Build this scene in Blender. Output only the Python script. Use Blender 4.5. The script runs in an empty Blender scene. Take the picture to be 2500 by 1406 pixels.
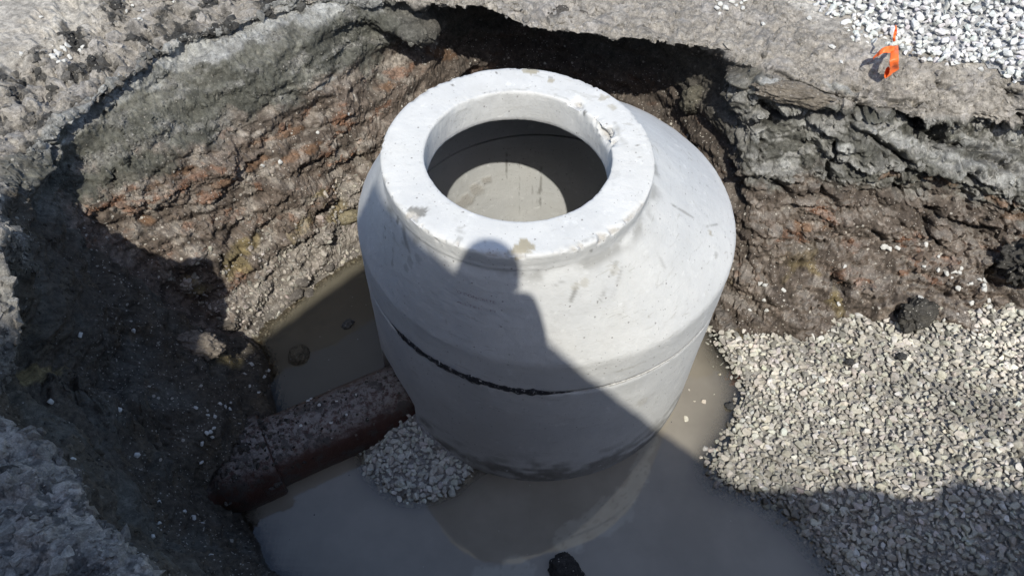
import bpy, bmesh, math, random
import numpy as np
from mathutils import Vector, Matrix
rad = math.radians
rng = np.random.default_rng(7)
random.seed(7)
scene = bpy.context.scene
COL = scene.collection

# ------------------------------------------------------------------ camera
F, PITCH, ROLL, CH = 1848.0, rad(52.246), rad(-2.245), 2.989
_r0 = np.array([1.0, 0, 0]); _u0 = np.array([0, math.sin(PITCH), math.cos(PITCH)]); _f0 = np.array([0, math.cos(PITCH), -math.sin(PITCH)])
_c, _s = math.cos(ROLL), math.sin(ROLL)
CR = _c * _r0 - _s * _u0; CU = _s * _r0 + _c * _u0
cam_d = bpy.data.cameras.new("camera"); cam = bpy.data.objects.new("camera", cam_d); COL.objects.link(cam)
cam_d.sensor_width = 36; cam_d.lens = 36 * F / 2500; cam_d.clip_start = .02; cam_d.clip_end = 500
m3 = Matrix((CR, CU, -_f0)).transposed()
cam.matrix_world = Matrix.Translation((0, 0, CH)) @ m3.to_4x4()
scene.camera = cam

def at(px, py, z):
    x = (px - 1250) / F; y = -(py - 703) / F
    v = x * CR + y * CU + _f0
    return np.array([0, 0, CH]) + v * ((z - CH) / v[2])

# ------------------------------------------------------------------ light
SUN_AZ, SUN_EL = rad(3.0), rad(53.8)      # azimuth of the sun measured from -Y towards +X
sd = np.array([math.sin(SUN_AZ) * math.cos(SUN_EL), -math.cos(SUN_AZ) * math.cos(SUN_EL), math.sin(SUN_EL)])
sun_d = bpy.data.lights.new("sun", 'SUN'); sun = bpy.data.objects.new("sun", sun_d); COL.objects.link(sun)
sun_d.energy = 3.35; sun_d.angle = rad(0.55); sun_d.color = (1.0, .966, .87)
sun.location = tuple(sd * 20)
sun.rotation_euler = Vector(sd).to_track_quat('Z', 'Y').to_euler()
world = bpy.data.worlds.new("World"); scene.world = world; world.use_nodes = True
wn = world.node_tree.nodes; wl = world.node_tree.links
sky = wn.new('ShaderNodeTexSky'); sky.sky_type = 'NISHITA'; sky.sun_disc = False
sky.sun_elevation = SUN_EL; sky.sun_rotation = math.pi - SUN_AZ
sky.air_density = 1.0; sky.dust_density = 1.3; sky.ozone_density = 1.3
bg = wn['Background']; wl.new(sky.outputs[0], bg.inputs[0]); bg.inputs[1].default_value = .132
scene.view_settings.view_transform = 'Standard'; scene.view_settings.look = 'None'
scene.view_settings.exposure = 0.46; scene.view_settings.gamma = 1
scene.render.engine = 'CYCLES'
scene.cycles.max_bounces = 6; scene.cycles.diffuse_bounces = 3; scene.cycles.transparent_max_bounces = 8

# ------------------------------------------------------------------ noise
_perm = rng.permutation(256); _perm = np.concatenate([_perm, _perm, _perm])
_g = rng.normal(size=(256, 3)); _g /= np.linalg.norm(_g, axis=1)[:, None]
def perlin(P):
    P = np.asarray(P, float); I = np.floor(P).astype(int); Fr = P - I; I &= 255
    u = Fr * Fr * Fr * (Fr * (Fr * 6 - 15) + 10)
    out = 0
    for dx in (0, 1):
        wx = u[:, 0] if dx else 1 - u[:, 0]
        for dy in (0, 1):
            wy = u[:, 1] if dy else 1 - u[:, 1]
            for dz in (0, 1):
                wz = u[:, 2] if dz else 1 - u[:, 2]
                h = _perm[_perm[_perm[(I[:, 0] + dx) & 255] + ((I[:, 1] + dy) & 255)] + ((I[:, 2] + dz) & 255)] & 255
                g = _g[h]
                out = out + wx * wy * wz * (g[:, 0] * (Fr[:, 0] - dx) + g[:, 1] * (Fr[:, 1] - dy) + g[:, 2] * (Fr[:, 2] - dz))
    return out * 1.6
def fbm(P, f=1., o=4, gain=.5, lac=2.03, off=0.):
    P = np.asarray(P, float); s = 0; a = 1.
    for i in range(o):
        s = s + a * perlin(P * f + off + 17.3 * i); a *= gain; f *= lac
    return s
def ridge(P, f=1., o=3, gain=.5, off=0.):
    P = np.asarray(P, float); s = 0; a = 1.
    for i in range(o):
        s = s + a * (1 - np.minimum(1, np.abs(perlin(P * f + off + 9.1 * i)) * 2.6)); a *= gain; f *= 2.1
    return s
def worley(P, f=1., off=0.):
    """nearest and second nearest distance and a cell id value"""
    P = np.asarray(P, float) * f + off; I = np.floor(P).astype(int)
    d1 = np.full(len(P), 9.); d2 = np.full(len(P), 9.); cid = np.zeros(len(P))
    for dx in (-1, 0, 1):
        for dy in (-1, 0, 1):
            for dz in (-1, 0, 1):
                J = I + [dx, dy, dz]
                h = _perm[_perm[_perm[J[:, 0] & 255] + (J[:, 1] & 255)] + (J[:, 2] & 255)] & 255
                q = J + np.stack([_perm[h] / 256., _perm[h + 31] / 256., _perm[h + 77] / 256.], 1)
                d = np.linalg.norm(P - q, axis=1)
                c = d < d1
                d2 = np.where(c, d1, np.minimum(d2, d)); cid = np.where(c, h / 256., cid); d1 = np.where(c, d, d1)
    return d1, d2, cid
def sstep(a, b, x):
    t = np.clip((x - a) / (b - a), 0, 1); return t * t * (3 - 2 * t)

# ------------------------------------------------------------------ objects
def setp(o, label=None, cat=None, group=None, kind=None):
    if label: o['label'] = label
    if cat: o['category'] = cat
    if group: o['group'] = group
    if kind: o['kind'] = kind
    return o
def empty(name, loc):
    o = bpy.data.objects.new(name, None); COL.objects.link(o); o.location = loc; o.empty_display_size = .1
    return o
def mesh_obj(name, V, Fc, mat, parent=None, smooth=True, attr=None, mats=None):
    """V (n,3) world coordinates, Fc (m,k) array or list of index arrays"""
    V = np.asarray(V, float)
    if parent is not None: V = V - np.array(parent.location)
    me = bpy.data.meshes.new(name)
    blocks = Fc if isinstance(Fc, list) else [Fc]
    blocks = [np.asarray(b) for b in blocks]
    loops = np.concatenate([b.ravel() for b in blocks]); tot = np.concatenate([np.full(len(b), b.shape[1]) for b in blocks])
    me.vertices.add(len(V)); me.vertices.foreach_set('co', V.ravel().astype(np.float32))
    me.loops.add(len(loops)); me.loops.foreach_set('vertex_index', loops.astype(np.int32))
    me.polygons.add(len(tot)); st = np.concatenate([[0], np.cumsum(tot)[:-1]])
    me.polygons.foreach_set('loop_start', st.astype(np.int32)); me.polygons.foreach_set('loop_total', tot.astype(np.int32))
    me.polygons.foreach_set('use_smooth', np.full(len(tot), smooth))
    me.update(calc_edges=True); me.validate()
    if attr:
        for k, a in attr.items():
            a = np.asarray(a, np.float32)
            if a.ndim == 2:
                at_ = me.attributes.new(k, 'FLOAT_COLOR', 'POINT')
                if a.shape[1] == 3: a = np.concatenate([a, np.ones((len(a), 1), np.float32)], 1)
                at_.data.foreach_set('color', a.ravel())
            else:
                at_ = me.attributes.new(k, 'FLOAT', 'POINT'); at_.data.foreach_set('value', a)
    me.materials.append(mat)
    o = bpy.data.objects.new(name, me); COL.objects.link(o)
    if parent is not None: o.parent = parent
    return o
def grid_faces(n, m, closed=False):
    """n rows, m columns"""
    r = np.arange(n - 1)[:, None] * m; c = np.arange(m if closed else m - 1)[None, :]
    c2 = (c + 1) % m
    return np.stack([r + c, r + c2, r + m + c2, r + m + c], -1).reshape(-1, 4)
def grid_normals(G):
    du = np.gradient(G, axis=1); dv = np.gradient(G, axis=0)
    n = np.cross(du, dv); return n / (np.linalg.norm(n, axis=2, keepdims=True) + 1e-12)

# ------------------------------------------------------------------ materials
class NT:
    def __init__(s, name):
        s.m = bpy.data.materials.new(name); s.m.use_nodes = True; s.t = s.m.node_tree; s.n = s.t.nodes; s.l = s.t.links
        s.b = s.n['Principled BSDF']; s.out = s.n['Material Output']
        s.co = s.n.new('ShaderNodeTexCoord').outputs['Object']
    def link(s, a, b): s.l.new(a, b)
    def _in(s, sock, v):
        if isinstance(v, (int, float)): sock.default_value = v
        elif isinstance(v, tuple): sock.default_value = v if len(v) == len(sock.default_value) else tuple(v) + (1,)
        else: s.link(v, sock)
    def mapv(s, scale=(1, 1, 1), loc=(0, 0, 0), src=None):
        m = s.n.new('ShaderNodeMapping'); s.link(src or s.co, m.inputs[0]); m.inputs['Scale'].default_value = scale; m.inputs['Location'].default_value = loc
        return m.outputs[0]
    def noise(s, scale, detail=4, rough=.55, vec=None, col=False, dist=0.):
        n = s.n.new('ShaderNodeTexNoise'); s.link(vec or s.co, n.inputs['Vector'])
        n.inputs['Scale'].default_value = scale; n.inputs['Detail'].default_value = detail; n.inputs['Roughness'].default_value = rough; n.inputs['Distortion'].default_value = dist
        return n.outputs['Color' if col else 'Fac']
    def voro(s, scale, vec=None, feat='F1', out='Distance'):
        n = s.n.new('ShaderNodeTexVoronoi'); n.feature = feat; s.link(vec or s.co, n.inputs['Vector']); n.inputs['Scale'].default_value = scale
        return n.outputs[out]
    def ramp(s, f, a, b, c0=0., c1=1.):
        n = s.n.new('ShaderNodeMapRange'); n.interpolation_type = 'SMOOTHSTEP'; s.link(f, n.inputs[0])
        n.inputs[1].default_value = a; n.inputs[2].default_value = b; n.inputs[3].default_value = c0; n.inputs[4].default_value = c1
        return n.outputs[0]
    def math(s, op, a, b=0.):
        n = s.n.new('ShaderNodeMath'); n.operation = op; s._in(n.inputs[0], a); s._in(n.inputs[1], b); return n.outputs[0]
    def mix(s, f, a, b, mode='MIX'):
        n = s.n.new('ShaderNodeMix'); n.data_type = 'RGBA'; n.blend_type = mode
        s._in(n.inputs[0], f); s._in(n.inputs[6], a); s._in(n.inputs[7], b); return n.outputs[2]
    def attr(s, name, out='Color'):
        n = s.n.new('ShaderNodeAttribute'); n.attribute_name = name; return n.outputs[out]
    def sep(s, v):
        n = s.n.new('ShaderNodeSeparateXYZ'); s.link(v, n.inputs[0]); return n.outputs
    def bump(s, h, dist=.002, strength=1., prev=None):
        n = s.n.new('ShaderNodeBump'); n.inputs['Strength'].default_value = strength; n.inputs['Distance'].default_value = dist
        s.link(h, n.inputs['Height'])
        if prev: s.link(prev, n.inputs['Normal'])
        return n.outputs[0]
    def comb(s, f):
        n = s.n.new('ShaderNodeCombineColor'); [s.link(f, n.inputs[i]) for i in range(3)]; return n.outputs[0]
    def done(s, col=None, rough=None, normal=None, spec=None):
        if col is not None: s._in(s.b.inputs['Base Color'], col)
        if rough is not None: s._in(s.b.inputs['Roughness'], rough)
        if normal is not None: s.link(normal, s.b.inputs['Normal'])
        if spec is not None: s._in(s.b.inputs['Specular IOR Level'], spec)
        return s.m

def soil_mat():
    t = NT('soil')
    c = t.attr('albedo'); g = t.attr('grit', 'Fac')
    n1 = t.noise(55, 6, .68); n2 = t.noise(9, 5, .6); n3 = t.noise(240, 3, .7)
    f = t.math('MULTIPLY', t.ramp(n1, .25, .75, .62, 1.38), t.ramp(n2, .25, .75, .8, 1.2))
    f = t.math('MULTIPLY', f, t.ramp(n3, .2, .8, .7, 1.3))
    c = t.mix(1., c, t.comb(f), 'MULTIPLY')
    # small pale grit embedded in the soil
    vc = t.voro(120, out='Color'); vd = t.voro(120)
    pick = t.math('GREATER_THAN', t.sep(vc)[0], .86); near = t.math('LESS_THAN', vd, .33)
    gm = t.math('MULTIPLY', t.math('MULTIPLY', pick, near), g)
    c = t.mix(gm, c, (.40, .37, .33))
    vc2 = t.voro(48, out='Color'); vd2 = t.voro(48)
    gm2 = t.math('MULTIPLY', t.math('MULTIPLY', t.math('GREATER_THAN', t.sep(vc2)[1], .93), t.math('LESS_THAN', vd2, .3)), g)
    c = t.mix(gm2, c, (.46, .43, .38))
    h = t.math('ADD', t.math('MULTIPLY', n1, 1.6), t.math('ADD', t.math('MULTIPLY', n3, .5), t.math('MULTIPLY', gm2, .4)))
    b = t.bump(h, .008, .8)
    return t.done(c, t.attr('gloss', 'Fac'), b, .35)
M_SOIL = soil_mat()

def gravel_mat():
    t = NT('crushed_stone')
    c = t.attr('tint')
    n = t.noise(90, 4, .6); n2 = t.noise(400, 2, .6)
    f = t.math('MULTIPLY', t.ramp(n, .25, .75, .82, 1.14), t.ramp(n2, .2, .8, .9, 1.1))
    c = t.mix(1., c, t.comb(f), 'MULTIPLY')
    return t.done(c, .82, t.bump(n, .003, .5), .3)
M_STONE = gravel_mat()

def clod_mat():
    t = NT('clod')
    c = t.attr('tint'); n = t.noise(60, 6, .7); n2 = t.noise(230, 3, .7)
    f = t.math('MULTIPLY', t.ramp(n, .25, .75, .6, 1.4), t.ramp(n2, .2, .8, .7, 1.3))
    c = t.mix(1., c, t.comb(f), 'MULTIPLY')
    vc = t.voro(110, out='Color'); vd = t.voro(110)
    gm = t.math('MULTIPLY', t.math('GREATER_THAN', t.sep(vc)[0], .9), t.math('LESS_THAN', vd, .3))
    c = t.mix(gm, c, (.38, .36, .33))
    return t.done(c, .85, t.bump(t.math('ADD', t.math('MULTIPLY', n, 1.4), n2), .008, .8), .3)
M_CLOD = clod_mat()

# ------------------------------------------------------------------ terrain: street surface, pit wall and pit floor
W = lambda x, y, z: np.array([x, y, z], float)
# every column: crack line, lip, under-lip, clay top, brown top, brown middle, rubble top, water edge
RAW = [
 [W(-.1, -.1, 1.5), W(-.1, .12, 1.47), W(-.1, .2, 1.3), W(-.1, .24, 1.05), W(-.1, .3, .75), W(-.08, .4, .45), W(-.05, .5, .15), W(0, .58, 0)],
 [W(-.55, .05, 1.5), W(-.5, .2, 1.47), W(-.5, .3, 1.33), W(-.52, .36, 1.05), W(-.5, .42, .78), W(-.48, .5, .5), W(-.5, .62, .18), W(-.5, .72, 0)],
 [W(-.95, .22, 1.45), at(335, 1400, 1.45), at(372, 1410, 1.33), at(430, 1406, 1.1), at(490, 1400, .82), at(550, 1400, .52), at(620, 1400, .17), at(672, 1400, 0)],
 [at(60, 1400, 1.46), at(195, 1315, 1.45), at(225, 1305, 1.3), at(300, 1310, 1.08), at(375, 1300, .8), at(450, 1300, .5), at(560, 1315, .18), at(632, 1318, 0)],
 [at(0, 1290, 1.46), at(150, 1215, 1.43), at(185, 1200, 1.28), at(250, 1180, 1.05), at(330, 1160, .8), at(410, 1180, .5), at(505, 1210, .2), at(582, 1245, 0)],
 [at(-120, 1190, 1.45), at(40, 1112, 1.43), at(75, 1080, 1.25), at(150, 1050, 1.03), at(240, 1030, .8), at(340, 1040, .55), at(538, 1100, .28), at(580, 1200, .03)],
 [at(-220, 1000, 1.42), at(-90, 985, 1.4), at(-10, 960, 1.2), at(80, 930, 1.0), at(190, 920, .78), at(300, 930, .56), at(535, 1030, .31), at(640, 1080, .10)],
 [at(-160, 760, 1.4), at(25, 800, 1.38), at(45, 850, 1.16), at(110, 830, .98), at(210, 820, .76), at(320, 850, .55), at(470, 920, .32), at(660, 960, 0)],
 [at(-100, 560, 1.38), at(72, 640, 1.37), at(80, 700, 1.12), at(130, 700, .96), at(230, 720, .76), at(330, 770, .56), at(470, 860, .31), at(655, 900, 0)],
 [at(-160, 430, 1.25), at(-10, 520, 1.25), at(45, 560, 1.05), at(110, 580, .95), at(210, 640, .76), at(310, 700, .56), at(450, 820, .3), at(640, 855, 0)],
 [at(-30, 300, 1.15), at(-20, 395, 1.15), at(35, 430, 1.115), at(75, 450, 1.055), at(160, 510, .86), at(290, 610, .61), at(460, 750, .23), at(615, 828, 0)],
 [at(20, 225, 1.15), at(70, 350, 1.15), at(100, 372, 1.115), at(118, 395, 1.055), at(180, 480, .86), at(330, 590, .61), at(500, 730, .23), at(640, 820, 0)],
 [at(90, 150, 1.15), at(130, 290, 1.15), at(140, 310, 1.115), at(160, 335, 1.055), at(250, 460, .86), at(390, 560, .61), at(560, 700, .23), at(660, 792, 0)],
 [at(170, 100, 1.15), at(255, 213, 1.15), at(264, 230, 1.115), at(290, 262, 1.055), at(360, 420, .86), at(460, 520, .61), at(610, 670, .23), at(700, 752, 0)],
 [at(240, 60, 1.15), at(400, 110, 1.15), at(406, 130, 1.115), at(430, 200, 1.055), at(500, 345, .86), at(600, 450, .61), at(690, 610, .23), at(765, 698, 0)],
 [at(330, 0, 1.15), at(560, 58, 1.15), at(564, 76, 1.115), at(590, 150, 1.055), at(650, 255, .86), at(730, 390, .61), at(790, 560, .23), at(828, 652, 0)],
 [at(480, -60, 1.15), at(720, 5, 1.15), at(728, 20, 1.115), at(760, 80, 1.055), at(810, 190, .86), at(850, 320, .61), at(880, 480, .23), at(882, 625, 0)],
 [at(600, -140, 1.15), at(850, -20, 1.14), at(860, 0, 1.1), at(880, 50, 1.02), at(940, 130, .80), W(-.66, 2.78, .42), W(-.6, 2.72, .15), W(-.56, 2.66, 0)],
 [at(760, -150, 1.15), at(990, -2, 1.14), at(1000, 22, 1.06), W(-.46, 3.04, .95), at(1070, 110, .74), W(-.38, 3.05, .42), W(-.34, 3.0, .15), W(-.3, 2.95, 0)],
 [at(900, -120, 1.16), at(1100, 12, 1.15), W(-.31, 3.22, 1.05), W(-.3, 3.38, .9), W(-.26, 3.4, .7), W(-.22, 3.36, .42), W(-.18, 3.2, .15), W(-.15, 3.05, 0)],
 [at(1150, -100, 1.16), at(1190, 18, 1.15), W(-.16, 3.26, 1.05), W(-.14, 3.42, .9), W(-.1, 3.46, .7), W(-.06, 3.4, .42), W(-.04, 3.25, .15), W(-.02, 3.05, 0)],
 [at(1290, -80, 1.16), at(1290, 64, 1.15), W(.03, 3.2, 1.05), W(.05, 3.4, .9), W(.07, 3.44, .7), W(.1, 3.38, .42), W(.1, 3.2, .15), W(.1, 3.05, 0)],
 [at(1420, -60, 1.16), at(1400, 78, 1.15), W(.25, 3.16, 1.05), W(.27, 3.36, .9), W(.3, 3.4, .7), W(.3, 3.32, .42), W(.3, 3.15, .15), W(.28, 3.0, 0)],
 [at(1560, -30, 1.16), at(1530, 90, 1.15), W(.47, 3.1, 1.05), W(.5, 3.28, .9), W(.52, 3.3, .7), W(.5, 3.2, .42), W(.48, 3.05, .15), W(.45, 2.9, 0)],
 [at(1690, -10, 1.16), at(1660, 106, 1.14), W(.68, 3.0, 1.04), W(.7, 3.14, .88), W(.72, 3.14, .7), W(.7, 3.02, .42), W(.66, 2.84, .15), W(.62, 2.72, 0)],
 [at(1830, 10, 1.15), at(1780, 122, 1.13), W(.88, 2.86, 1.0), W(.88, 2.9, .88), W(.86, 2.84, .7), W(.82, 2.74, .42), W(.8, 2.6, .15), W(.76, 2.5, 0)],
 [at(1930, 30, 1.15), at(1870, 140, 1.12), at(1815, 215, 1.0), at(1815, 310, .86), at(1830, 430, .68), at(1830, 570, .42), at(1790, 700, .14), at(1740, 800, 0)],
 [at(2010, 90, 1.15), at(1990, 205, 1.08), at(1960, 245, 1.0), at(1960, 320, .86), at(1960, 440, .68), at(1950, 580, .42), at(1880, 750, .15), at(1820, 860, 0)],
 [at(2130, 130, 1.15), at(2120, 255, 1.04), at(2110, 290, .97), at(2100, 370, .84), at(2090, 450, .68), at(2070, 580, .45), at(2010, 740, .2), at(1960, 850, .03)],
 [at(2280, 160, 1.14), at(2270, 275, 1.02), at(2260, 305, .95), at(2250, 400, .82), at(2240, 475, .66), at(2240, 590, .45), at(2170, 720, .25), at(2100, 860, .06)],
 [at(2420, 190, 1.13), at(2420, 288, 1.01), at(2420, 320, .93), at(2410, 420, .81), at(2400, 495, .65), at(2400, 610, .47), at(2370, 730, .3), at(2300, 860, .12)],
 [at(2600, 230, 1.13), at(2600, 310, 1.0), at(2600, 350, .92), at(2600, 450, .8), at(2600, 530, .65), at(2600, 640, .48), at(2600, 760, .34), at(2540, 880, .2)],
 [at(2850, 260, 1.13), at(2850, 360, 1.0), at(2850, 400, .92), at(2850, 490, .8), at(2850, 560, .65), at(2850, 660, .5), at(2850, 780, .38), at(2800, 900, .25)],
 [W(3.5, 1.8, 1.15), W(3.3, 1.7, 1.1), W(3.25, 1.65, 1.0), W(3.2, 1.65, .85), W(3.15, 1.6, .7), W(3.1, 1.6, .5), W(3.0, 1.55, .4), W(2.8, 1.5, .3)],
 [W(3.5, .6, 1.2), W(3.3, .65, 1.15), W(3.25, .65, 1.0), W(3.2, .65, .85), W(3.15, .7, .7), W(3.1, .7, .5), W(3.0, .75, .4), W(2.8, .8, .3)],
 [W(2.6, -.2, 1.4), W(2.5, -.02, 1.35), W(2.48, .04, 1.2), W(2.45, .1, .95), W(2.4, .15, .7), W(2.35, .2, .5), W(2.3, .3, .35), W(2.2, .45, .2)],
 [W(1.3, -.2, 1.5), W(1.25, 0, 1.45), W(1.22, .06, 1.3), W(1.2, .1, 1.05), W(1.2, .15, .75), W(1.18, .22, .5), W(1.15, .35, .2), W(1.1, .5, 0)],
 [W(.5, -.15, 1.5), W(.5, .05, 1.47), W(.5, .12, 1.3), W(.5, .16, 1.05), W(.5, .22, .75), W(.5, .3, .45), W(.5, .42, .15), W(.5, .55, 0)],
]
K = np.array(RAW)                                  # (columns, 8, 3)
CEN = np.array([.2, 1.6, 0])
def outward(P, d, z):
    v = P - CEN; v[:, 2] = 0; v /= np.linalg.norm(v, axis=1)[:, None]
    Q = P + v * d; Q[:, 2] = z if np.isscalar(z) else z; return Q
zA = K[:, 0, 2]
near = K[:, 0, 1] < 1.0
base = np.where(near, 1.45, 1.15)
R_far = outward(K[:, 0].copy(), 90., 1.1); R_mid = outward(K[:, 0].copy(), 6., np.where(near, 1.35, 1.13)); R_near = outward(K[:, 0].copy(), 1.6, base * .5 + zA * .5); R_n2 = outward(K[:, 0].copy(), .5, zA)
_dv = K[:, 0] - K[:, 1]; _dv[:, 2] = 0; _dv /= np.linalg.norm(_dv, axis=1)[:, None]
_rd = K[:, 0] - CEN; _rd[:, 2] = 0; _rd /= np.linalg.norm(_rd, axis=1)[:, None]
for _k in range(5): _dv = _dv + np.roll(_dv, 1, 0) * .5 + np.roll(_dv, -1, 0) * .5; _dv /= np.linalg.norm(_dv, axis=1)[:, None]
_wr = np.where(np.arange(len(_dv)) < 15, 12., .8)[:, None]; _dd = _dv + _wr * _rd; _dd /= np.linalg.norm(_dd, axis=1)[:, None]
R_n2 = K[:, 0] + _dd * .35; R_n2[:, 2] = zA
R_near = R_n2 + (_dd * .5 + _rd * .5) * 1.1; R_near[:, 2] = base * .5 + zA * .5
R_mid = R_near + _rd * 5; R_mid[:, 2] = np.where(near, 1.35, 1.13)
inn = K[:, 7] + (CEN - K[:, 7]) * [.22, .22, 0]; inn[:, 2] = K[:, 7, 2] - .15
inn2 = K[:, 7] + (CEN - K[:, 7]) * [.6, .6, 0]; inn2[:, 2] = -.3
inn3 = K[:, 7] + (CEN - K[:, 7]) * [.97, .97, 0]; inn3[:, 2] = -.32
ROWS = np.stack([R_far, R_mid, R_near, R_n2] + [K[:, i] for i in range(8)] + [inn, inn2, inn3], 0)   # (15, ncol, 3)
def catmull(A, counts, closed):
    """A (k, ...) control points; counts subdivisions for each segment -> resampled, param"""
    k = len(A); out = []; par = []
    segs = k if closed else k - 1
    for i in range(segs):
        n = counts[i]; t = (np.arange(n) / n)[(...,) + (None,) * (A.ndim - 1)]
        p1 = A[i]; p2 = A[(i + 1) % k]
        p0 = A[(i - 1) % k] if (closed or i > 0) else 2 * p1 - p2
        p3 = A[(i + 2) % k] if (closed or i < k - 2) else 2 * p2 - p1
        tn = .38
        m1 = (p2 - p0) * tn; m2 = (p3 - p1) * tn
        out.append((2*t**3-3*t**2+1) * p1 + (t**3-2*t**2+t) * m1 + (-2*t**3+3*t**2) * p2 + (t**3-t**2) * m2)
        par.append(i + np.arange(n) / n)
    if not closed: out.append(A[-1][None]); par.append(np.array([float(k - 1)]))
    return np.concatenate(out), np.concatenate(par)
ncol = K.shape[0]
vis_len = []
for i in range(ncol):
    a = K[i, 1:7]; b = K[(i + 1) % ncol, 1:7]
    L = np.linalg.norm(a - b, axis=1).mean()
    hid = i < 1 or i >= 32
    vis_len.append(max(3, int(L * (25 if hid else 700 if i < 10 else 430))))
rowc = [6, 14, 60, 60, 72, 28, 34, 50, 56, 52, 46, 28, 12, 5]
G, vpar = catmull(ROWS[2:], rowc[2:], False); vpar = vpar + 2
_l = [ROWS[i] + (ROWS[i + 1] - ROWS[i]) * (k / rowc[i]) for i in (0, 1) for k in range(rowc[i])]; _lp = [i + k / rowc[i] for i in (0, 1) for k in range(rowc[i])]
G = np.concatenate([np.array(_l), G]); vpar = np.concatenate([_lp, vpar])
G2, upar = catmull(np.swapaxes(G, 0, 1), vis_len, True)
G = np.swapaxes(G2, 0, 1).copy()                    # (rows, cols, 3)
NR, NC = G.shape[:2]
VP = np.repeat(vpar[:, None], NC, 1); UP = np.repeat(upar[None], NR, 0)
Nn = grid_normals(G)
for _k in range(14):
    Nn = (Nn + np.roll(Nn, 1, 1) + np.roll(Nn, -1, 1)) / 3
    Nn[1:-1] = (Nn[:-2] + Nn[1:-1] + Nn[2:]) / 3
Nn /= np.linalg.norm(Nn, axis=2, keepdims=True)
P = G.reshape(-1, 3); N = Nn.reshape(-1, 3); vp = VP.ravel(); up_ = UP.ravel()
# make normals point out of the soil
flip = np.sign(N[:, 2].mean()) if abs(N[:, 2].mean()) > .05 else 1
N = N * flip
# low frequency wobble of the strata parameter
wob = fbm(P, 2.2, 3) * .35
v = vp + wob * sstep(4.2, 5., vp) * (1 - sstep(10.2, 11, vp))
lft = (up_ < 17.5).astype(float) * sstep(9, 11, up_) ; rgt = sstep(25., 26.5, up_) * (up_ < 33); back = sstep(17.6, 18.6, up_) * (1 - rgt); nearl = (up_ < 9.5).astype(float)
# displacement, by band
Ps = P * [1, 1, 2.6]                                # flattened along the beds
wall = sstep(4.8, 5.6, vp) * (1 - sstep(11.2, 12.2, vp))
lip = sstep(3.55, 4.2, vp) * (1 - sstep(6.1, 6.7, vp))
street = 1 - sstep(3.3, 4.0, vp)
big = fbm(Ps, 3.2, 3)
mid = fbm(P * [1, 1, 1.5], 11, 4, .6)
fine = fbm(P, 45, 3, .55)
d1, d2, cid = worley(P * [1, 1, 1.5] + .03 * np.stack([mid, big, mid], 1), 13)
d1b, d2b, cidb = worley(P + .01 * np.stack([mid, mid, fine], 1), 34)
chunk = (cid - .5) * 1.1 * sstep(.02, .38, d2 - d1) + (.55 - d1) * .6 - (1 - sstep(0, .16, d2 - d1)) * .55
chunkb = (cidb - .5) * 1.1 * sstep(.02, .42, d2b - d1b) + (.5 - d1b) * .7 - (1 - sstep(0, .2, d2b - d1b)) * .5
rdg = ridge(Ps + .12 * np.stack([big, big, big], 1), 5.5, 3)
smooth_clay = sstep(6.0, 6.4, v) * (1 - sstep(7.6, 8.4, v))
brown = sstep(7.7, 8.5, v) * (1 - sstep(10.6, 11.2, v))
rub = sstep(9.7, 10.3, v) * (1 - sstep(11.2, 11.6, v))
A_big = .05 * wall + .012 * lip
A_mid = .006 * wall + .016 * brown + .012 * lip
disp = A_big * big + A_mid * mid * .8 + fine * (.0015 + .0065 * brown + .004 * lip + .0045 * smooth_clay) 
disp += chunk * (.006 * brown + .015 * lip * (1 - .8 * nearl) + .022 * rgt * wall + .004 * smooth_clay)
disp += chunkb * (.0055 * brown + .0055 * lip * (1 - nearl) + .006 * rgt * wall + .002 * smooth_clay + .001 * street)
disp -= (rdg > 1.28) * (rdg - 1.28) * (.12 * wall * (.06 + .6 * rgt) * (1 - .7 * smooth_clay * lft) + .02 * lip * (1 - nearl))
# shelves: the soil breaks off in steps along the beds
sh = (P[:, 2] * 11 + big * 1.3 + fbm(P * [1, 1, .3], 2.1, 2) * 2.2); shf = sh - np.floor(sh)
disp += (sstep(0, .82, shf) - sstep(.74, 1., shf)) * (.030 * rgt * wall * sstep(-.4, .3, fbm(P, 1.7, 2, off=60)) + .004 * brown * lft + .012 * nearl * wall)
# street: broken old asphalt and a cracked band at its edge
disp += street * (.004 * fbm(P, 6, 3) + .0012 * fine) * sstep(1, 2.5, vp)
band = sstep(3.35, 3.7, vp) * (1 - sstep(4.6, 5.0, vp)) * lft
disp += band * (np.minimum(chunk, .1) * .04 + (.006 - .022 * sstep(.0, .3, fbm(P, 7, 3, off=3))))
disp += nearl * sstep(3.2, 4, vp) * (1 - sstep(5.2, 5.8, vp)) * (.014 * big + .007 * mid)
d1c, d2c, cidc = worley(P + .004 * np.stack([fine, mid, fine], 1), 75)
chunkc = (cidc - .5) * 1.1 * sstep(.02, .45, d2c - d1c) + (.5 - d1c) * .8
disp += chunkc * (.0062 * brown + .0035 * lip + .0042 * wall + .0012 * nearl * (1 - street))
_PT = P - [0, 0, CH]; _Z = _PT @ _f0; _ok = _Z > .4; _Zs = np.where(_ok, _Z, 1)
PXx = np.where(_ok, 1250 + F * (_PT @ CR) / _Zs, -9e3); PXy = np.where(_ok, 703 - F * (_PT @ CU) / _Zs, -9e3)
jx = PXx + 15 * mid + 2 * fine; jy = PXy + 12 * np.roll(mid, 977) + 9 * big + 2 * fine
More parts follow.
